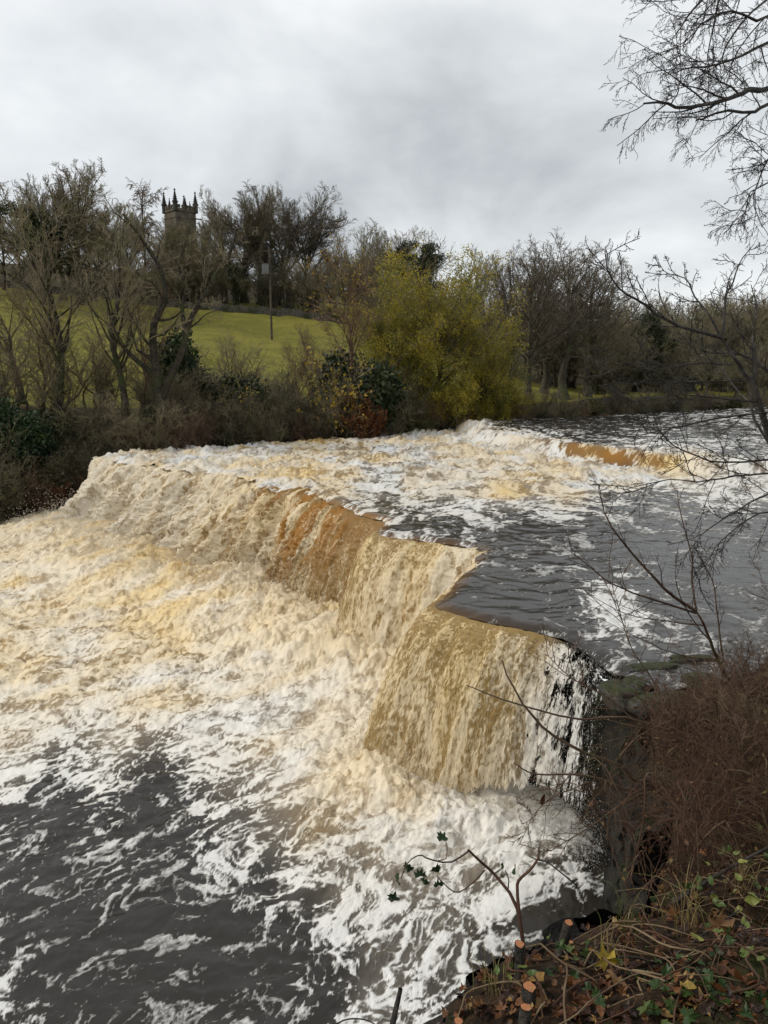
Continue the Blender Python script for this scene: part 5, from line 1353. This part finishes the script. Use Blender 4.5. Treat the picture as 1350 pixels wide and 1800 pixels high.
# --- forked twig with ivy reaching over the pool
fk = at(921, 1668, 3.1)
def tube_part(name, pts, r0, r1, mat, root, off, n=12, S=6):
    P = smooth_line([at(*p) for p in pts], n) - off; g = Geo(); g.tubes(P[None], np.linspace(r0, r1, n)[None], S); return obj(name, g.mesh(name), mat, root)
def forked_twig():
    root = tag(empty('forked_twig', tuple(fk)), 'grey brown forked twig standing at the brow of the bank', 'twig')
    tube_part('stem', [(921, 1690, 3.1), (919, 1654, 3.1), (905, 1585, 3.15), (868, 1536, 3.2), (845, 1515, 3.2), (823, 1494, 3.2)], .0085, .005, BROWNTWIG, root, fk)
    tube_part('stem', [(919, 1654, 3.1), (913, 1610, 3.12), (909, 1560, 3.15), (914, 1545, 3.15), (933, 1528, 3.15), (946, 1508, 3.15), (947, 1490, 3.2)], .0085, .004, BROWNTWIG, root, fk)
    tube_part('side_twig', [(930, 1505, 3.2), (946, 1512, 3.15), (961, 1515, 3.2), (990, 1537, 3.25), (1013, 1556, 3.3)], .0022, .0035, DARKBARK, root, fk)
    tube_part('side_twig', [(868, 1536, 3.2), (880, 1528, 3.2), (884, 1520, 3.2)], .003, .002, DARKBARK, root, fk)
    tube_part('side_twig', [(893, 1565, 3.2), (894, 1545, 3.2), (888, 1530, 3.2)], .003, .002, DARKBARK, root, fk)
    for (px, py, s) in ((884, 1524, .026), (884, 1541, .022), (906, 1532, .04)):
        V, F = leaf_shape('oval', s, .3, _rl); g = Geo(); g.add(V, F, .3 + .3 * _rl.random()); o = obj('leaf', g.mesh('twig_leaf', False), IVYL, root)
        o.location = tuple(at(px, py, 3.17) - fk); o.rotation_euler = (_rl.uniform(.6, 1.6), _rl.normal(0, .4), _rl.uniform(0, 6))
forked_twig()
def ivy_sprig():
    off = at(823, 1497, 3.18); root = tag(empty('ivy_sprig', tuple(off)), 'trailing ivy sprig with dark leaves hanging before the white foam', 'ivy')
    tube_part('vine', [(823, 1497, 3.18), (791, 1516, 3.15), (754, 1510, 3.1), (738, 1503, 3.1), (717, 1516, 3.05), (705, 1544, 3.05)], .0035, .002, BROWNTWIG, root, off)
    tube_part('vine', [(852, 1530, 3.2), (831, 1552, 3.15), (803, 1569, 3.12), (779, 1552, 3.1), (768, 1540, 3.1)], .003, .002, BROWNTWIG, root, off)
    tube_part('vine', [(770, 1513, 3.12), (784, 1508, 3.12), (785, 1483, 3.12), (778, 1476, 3.12)], .0018, .0015, BROWNTWIG, root, off)
    for px, py, w, rx, rz in ((777, 1475, 24, .35, .2), (717, 1527, 24, 1.2, 2.7), (697, 1548, 22, 1.5, 1.9), (739, 1540, 26, 1.3, 3.0), (747, 1552, 20, 1.2, 2.5), (766, 1531, 28, 1.1, 3.6), (771, 1556, 20, 1.3, 3.1), (692, 1582, 26, 1.2, 2.9)):
        s = w * 3.1 / FPX * .95; V, F = leaf_shape('ivy', s, .15, _rl); g = Geo(); g.add(V, F, .12 + .25 * _rl.random())
        o = obj('leaf', g.mesh('ivy_leaf', False), IVYL, root); o.location = tuple(at(px, py, 3.08) - off); o.rotation_euler = (rx, _rl.normal(0, .3), rz)
ivy_sprig()

DEADLEAF = leaf_mat('dead_bramble_leaves', [(.05, .022, .012), (.12, .05, .02), (.10, .09, .03), (.20, .11, .04)], .2, .6)
# --- brambles: brown tangle over the right bank
def bramble_kind(key, seed, H, W, stems):
    rng = np.random.default_rng(seed); K = 9; tl = np.linspace(0, 1, K)
    b = rng.normal(0, W * .25, (stems, 2)); az = rng.random(stems) * 6.28; sp = rng.uniform(.4, 1.1, stems) * W * .6
    P = np.zeros((stems, K, 3)); h = H * rng.uniform(.5, 1.1, stems)
    P[:, :, 0] = b[:, :1] + (np.cos(az) * sp)[:, None] * tl; P[:, :, 1] = b[:, 1:] + (np.sin(az) * sp)[:, None] * tl
    P[:, :, 2] = h[:, None] * (np.sin(tl * 2.5) / 1.0)[None] - .1; P[:, 1:] += rng.normal(0, .03 * W, (stems, K - 1, 3)).cumsum(1) * .5
    R = (.002 + .010 * rng.random(stems) ** 3)[:, None] * (1 - .6 * tl)[None]
    g, c = Geo(), Geo(); g.tubes(P, R, 4)
    l1 = grow(rng, P, R, 6, .15, 1, 50, 16, .40, 6, -.02, .16, .7, .0026, .3)
    l2 = grow(rng, *l1, 4, .1, 1, 48, 16, .55, 4, -.02, .18, .7, .0021, .3)
    c.tubes(*l1, 3); c.tubes(*l2, 3)
    KIND[key] = (H, [('stems', g.mesh(key + '_stems'), CANE), ('twigs', c.mesh(key + '_twigs'), BROWNTWIG), ('foliage', leaf_mesh(key + '_leaf', rng, l2[0], 70, .028, .02, 4), DEADLEAF)])
bramble_kind('bramble_a', 61, .85, 1.6, 44); bramble_kind('bramble_b', 62, .7, 1.5, 40)
_rb = random.Random(3)
for (x, y) in [(2.95, 5.3), (3.4, 5.7), (3.1, 6.3), (3.6, 6.5), (4.1, 6.4), (3.45, 7.2), (3.9, 7.3), (4.4, 7.2), (3.9, 8.0), (4.6, 8.0), (5.2, 7.9), (2.6, 4.9), (3.15, 4.8), (2.85, 5.9), (3.1, 7.0), (4.6, 8.7), (5.3, 8.9), (5.9, 9.8), (4.0, 8.7)]:
    z = near_h([(x, y)])[0]; s = _rb.uniform(.55, .85) * (.6 if y > 8.5 else 1)
    plant('bramble_bush', _rb.choice(['bramble_a', 'bramble_b']), (x, y, z - .05), (s, s, s * .95), _rb.random() * 6.28, 'brown leafless bramble in the tangle beside the waterfall', 'bramble', 'brambles on the right bank')

for i_, (x, y, s, key, where) in enumerate([(3.0, 5.5, .34, 'scrub_c', 'lowest, above the ivy patch'), (3.5, 6.4, .36, 'scrub_a', 'in the middle of the brambles'), (2.95, 6.9, .32, 'scrub_c', 'at the brow beside the fall'), (3.9, 7.4, .36, 'scrub_c', 'behind the middle of the brambles'), (4.6, 7.2, .42, 'scrub_a', 'at the right picture edge'), (4.3, 8.4, .34, 'scrub_c', 'by the foot of the slim shrub'), (5.3, 8.6, .4, 'scrub_a', 'by the leaning tree')]):
    sh_ = plant('thicket_shrub', key, (x, y, near_h([(x, y)])[0] - .05), s * .8, i_ * 1.7, 'brown leafless shrub ' + where + ' on the right bank', 'shrub', 'leafless shrubs among the brambles')
    for ch in sh_.children: ch.material_slots[0].link = 'OBJECT'; ch.material_slots[0].material = CANE
for (x, y, dz) in [(2.15, 4.5, -.1), (2.45, 5.2, -.2), (2.75, 5.9, -.3), (2.95, 6.7, -.3), (3.15, 7.5, -.35), (1.75, 3.9, -.1)]:
    z = near_h([(x + .15, y)])[0]; s = _rb.uniform(.45, .7)
    plant('overhanging_bramble', _rb.choice(['bramble_a', 'bramble_b']), (x + .1, y, z + dz), (s, s, s * 1.1), _rb.random() * 6.28, 'brown bramble hanging over the steep dark edge of the right bank', 'bramble', 'brambles over the edge of the right bank')
# --- mossy rocks at the edge of the ledge
MOSSY = None
def moss_mat():
    m, t, out = new_mat('mossy_stone'); G = t.node('ShaderNodeNewGeometry'); P = G.outputs['Position']
    nz = t.node('ShaderNodeSeparateXYZ', {0: G.outputs['Normal']}).outputs[2]; n = t.noise(P, 7, 5, .6)
    st = t.mix(t.ss(n, .35, .65), (.010, .009, .007), (.040, .034, .026)); mo = t.mix(t.ss(t.noise(P, 30, 4, .6), .35, .65), (.014, .019, .005), (.042, .046, .012))
    k = t.ss(t.m('ADD', nz, t.m('MULTIPLY', t.m('SUBTRACT', n, .5), 1.6)), .55, .85)
    b = t.node('ShaderNodeBsdfPrincipled', {'Base Color': t.mix(k, st, mo), 'Roughness': t.ss(k, 0, 1, .3, .9), 'Normal': t.bump(t.noise(P, 45, 4, .65), .8, .02)})
    t.l.new(b.outputs[0], out.inputs[0]); return m
MOSSY = moss_mat()
def rock(px, py, z, sx, sy, sz, rz, label):
    p = on(px, py, z); th = np.linspace(0, np.pi, 15); ph = np.linspace(0, 2 * np.pi, 24, endpoint=False)
    T, Pp = np.meshgrid(th, ph, indexing='ij'); d = np.stack([np.sin(T) * np.cos(Pp), np.sin(T) * np.sin(Pp), np.cos(T)], -1).reshape(-1, 3)
    d = np.sign(d) * np.abs(d) ** .55; V = d * (1 + .42 * fbm(d * 1.9 + px, 5, .62, 3))[:, None] * np.array((sx, sy, sz))
    i = np.arange(15 * 24).reshape(15, 24); j = np.roll(i, -1, 1)
    o = obj('mossy_rock', mesh_np('mossy_rock', V, np.stack([i[:-1], i[1:], j[1:], j[:-1]], -1).reshape(-1, 4)), MOSSY); o.location = tuple(p); o.rotation_euler = (0, 0, rz); tag(o, label, 'rock')
rock(1098, 1222, 2.92, .30, .30, .15, .3, 'rounded green mossy rock at the edge beside the thin fall')
rock(1118, 1208, 3.02, .22, .16, .12, 1.2, 'small mossy rock right behind the rounded green one')
rock(1165, 1240, 3.0, .45, .22, .13, .1, 'long low mossy slab in front of the shallows')
rock(1150, 1178, 3.04, .40, .14, .09, .2, 'flat mossy slab awash in the shallows')
rock(1215, 1165, 3.05, .36, .13, .10, .1, 'flat mossy slab nearest the slim shrub')
rock(1225, 1205, 3.03, .3, .2, .14, .8, 'mossy stone at the foot of the slim shrub')

# --- green plants and dry stems on the bank
def leafy(name, px, py, n, size, spread, kind, mat, t0, t1, label, up=.12, cat='plant', stem=BROWNTWIG):
    p, d = on_bank(px, py); p[2] = near_h([p[:2]])[0]; root = tag(empty(name, tuple(p)), label, cat)
    for k in range(n):
        a = _rl.random() * 6.28; r = spread * _rl.random() ** .6; e = np.array((math.cos(a) * r, math.sin(a) * r, 0)); h = up * _rl.uniform(.35, 1.3)
        gz = near_h([(p[0] + e[0], p[1] + e[1])])[0] - p[2]; e[2] = gz + h
        if k % 3 == 0:
            g = Geo(); g.tubes(smooth_line([(e[0] * .4, e[1] * .4, gz * .4 - .02), (e[0] * .7, e[1] * .7, gz * .7 + h * .7), tuple(e)], 6)[None], np.linspace(.0022, .0012, 6)[None], 4); obj('stem', g.mesh(name + '_stem'), stem, root)
        V, F = leaf_shape(kind, size * _rl.uniform(.65, 1.2), .25, _rl); g = Geo(); g.add(V, F, _rl.uniform(t0, t1)); o = obj('leaf', g.mesh(name + '_leaf', False), mat, root)
        o.location = tuple(e); o.rotation_euler = (_rl.normal(.35, .35), _rl.normal(0, .35), _rl.random() * 6.28)
    return root
leafy('bramble_sprig', 1228, 1608, 5, .06, .10, 'oval', BRAML, .05, .5, 'bramble sprig with broad green leaves in the middle of the bank', .2)
leafy('bramble_sprig', 1330, 1630, 7, .05, .14, 'oval', BRAML, .2, .9, 'bramble sprig with fresh green leaves at the right edge', .22)
leafy('bramble_sprig', 1325, 1490, 6, .045, .14, 'oval', BRAML, .5, 1, 'yellowing bramble leaves high at the right edge', .3)
leafy('ivy_patch', 1250, 1450, 16, .055, .30, 'ivy', IVYL, .1, .7, 'dark ivy patch under the brambles at the right', .18, 'ivy')
leafy('ivy_patch', 1290, 1540, 14, .05, .28, 'ivy', IVYL, .3, 1, 'pale veined ivy patch right of the bramble stump', .14, 'ivy')
leafy('ivy_patch', 1240, 1775, 12, .05, .18, 'ivy', IVYL, .3, .9, 'glossy green ivy leaves at the bottom right', .06, 'ivy')
leafy('ivy_patch', 1330, 1725, 12, .05, .2, 'ivy', IVYL, .2, .9, 'ivy leaves in the right bottom corner', .07, 'ivy')
leafy('ivy_patch', 1010, 1770, 8, .045, .14, 'ivy', IVYL, .2, .7, 'green ivy leaves right of the lowest stumps', .06, 'ivy')
leafy('ivy_patch', 975, 1690, 8, .04, .16, 'ivy', IVYL, .5, 1, 'light green ivy leaves behind the leaning stump', .08, 'ivy')
leafy('ivy_patch', 1265, 1700, 9, .04, .16, 'ivy', IVYL, .3, 1, 'ivy leaves above the paired stumps', .08, 'ivy')
leafy('ivy_patch', 1150, 1600, 10, .04, .2, 'ivy', IVYL, .2, .9, 'small ivy patch at the brow above the dark water', .08, 'ivy')
leafy('bramble_sprig', 1300, 1690, 8, .05, .16, 'oval', BRAML, .4, 1, 'yellow green bramble leaves above the corner ivy', .16)
leafy('ivy_patch', 1180, 1770, 10, .05, .16, 'ivy', IVYL, .3, 1, 'mid green ivy leaves below the paired stumps', .06, 'ivy')
leafy('ivy_patch', 1090, 1700, 9, .04, .16, 'ivy', IVYL, .4, 1, 'green ivy leaves behind the bright yellow leaf', .06, 'ivy')
leafy('bramble_sprig', 1270, 1590, 7, .05, .16, 'oval', BRAML, .3, .9, 'bramble sprig beside the tall dry grass', .2)
leafy('ivy_patch', 1320, 1780, 12, .055, .18, 'ivy', IVYL, .4, 1, 'broad ivy leaves lowest in the right corner', .06, 'ivy')
leafy('bramble_sprig', 900, 1760, 5, .035, .1, 'oval', BRAML, .1, .8, 'small green sprig left of the lowest stumps', .1)
def tuft(px, py, n, L, label, mat, name='dry_grass_tuft'):
    p, d = on_bank(px, py); p[2] = near_h([p[:2]])[0]; root = tag(empty(name, tuple(p)), label, 'grass')
    P = []; R = []
    for k in range(n):
        b = _rl.normal(0, .05, 2); a = _rl.random() * 6.28; s = L * _rl.uniform(.5, 1.1); w = _rl.uniform(.2, .9)
        P.append(smooth_line([(b[0], b[1], -.02), (b[0] + math.cos(a) * s * .25 * w, b[1] + math.sin(a) * s * .25 * w, s * .5), (b[0] + math.cos(a) * s * .8 * w, b[1] + math.sin(a) * s * .8 * w, s * (.8 - .4 * w))], 7)); R.append(np.linspace(.0024, .0008, 7))
    g = Geo(); g.tubes(np.array(P), np.array(R), 3); obj('blades', g.mesh(name), mat, root)
GRASS_DRY = simple_mat('dry_grass', (.17, .12, .05), (.28, .21, .09), 20, .7, 0, (.11, .12, .03), .3)
tuft(1215, 1640, 26, .38, 'tall dry grass tuft behind the paired stumps', GRASS_DRY)
tuft(1310, 1590, 20, .40, 'dry grass stems at the right edge below the brambles', GRASS_DRY)
tuft(1110, 1640, 26, .26, 'mossy green grass tuft at the brow beside the dark water', simple_mat('green_grass', (.06, .065, .015), (.12, .11, .03), 20, .7, 0, None, .3))
tuft(880, 1750, 20, .2, 'small dry grass tuft left of the lowest stumps', GRASS_DRY)
tuft(1060, 1690, 22, .2, 'small dry grass tuft behind the yellow leaf', GRASS_DRY)
# looping dead stems lying over the litter
for k in range(70):
    px = _rl.uniform(830, 1345); py = _rl.uniform(1530, 1795)
    if px < 820 + (1800 - py) * 1.0: continue
    p, d = on_bank(px, py); a = _rl.random() * 6.28; s = _rl.uniform(.25, .7); pts = []
    for t_ in np.linspace(0, 1, 5):
        q = p[:2] + np.array((math.cos(a), math.sin(a))) * (t_ - .5) * s + _rl.normal(0, .05, 2); pts.append((q[0], q[1], near_h([q])[0] + .02 + .10 * math.sin(t_ * 3.14) * _rl.random()))
    P = smooth_line(pts, 14); g = Geo(); r = _rl.uniform(.0025, .006); g.tubes((P - P[0])[None], np.linspace(r, r * .6, 14)[None], 5)
    o = obj('bramble_cane', g.mesh('bramble_cane'), TANTWIG if k % 2 else BROWNTWIG); o.location = tuple(P[0]); tag(o, 'thin dead cane lying over the leaf litter on the near bank', 'bramble cane', 'dead canes on the near bank')
stick([(1150, 1690, 3.2), (1080, 1700, 3.1), (1130, 1708, 3.0), (1165, 1715, 3.0)], .006, .005, 'pale looping root beside the paired stumps', 'looping_root', TANTWIG, 'root')
stick([(1180, 1590, 3.9), (1250, 1545, 3.9), (1330, 1500, 3.9), (1390, 1470, 3.9)], .011, .006, 'dark fallen branch slanting across the right bank', 'fallen_branch', DARKBARK, 'branch')
stick([(1010, 1680, 3.2), (1060, 1700, 3.1), (1100, 1680, 3.1), (1165, 1690, 3.15), (1240, 1640, 3.2), (1300, 1600, 3.3)], .006, .003, 'dark bent bramble stem crossing above the stumps', 'bent_bramble', DARKBARK, 'bramble cane')
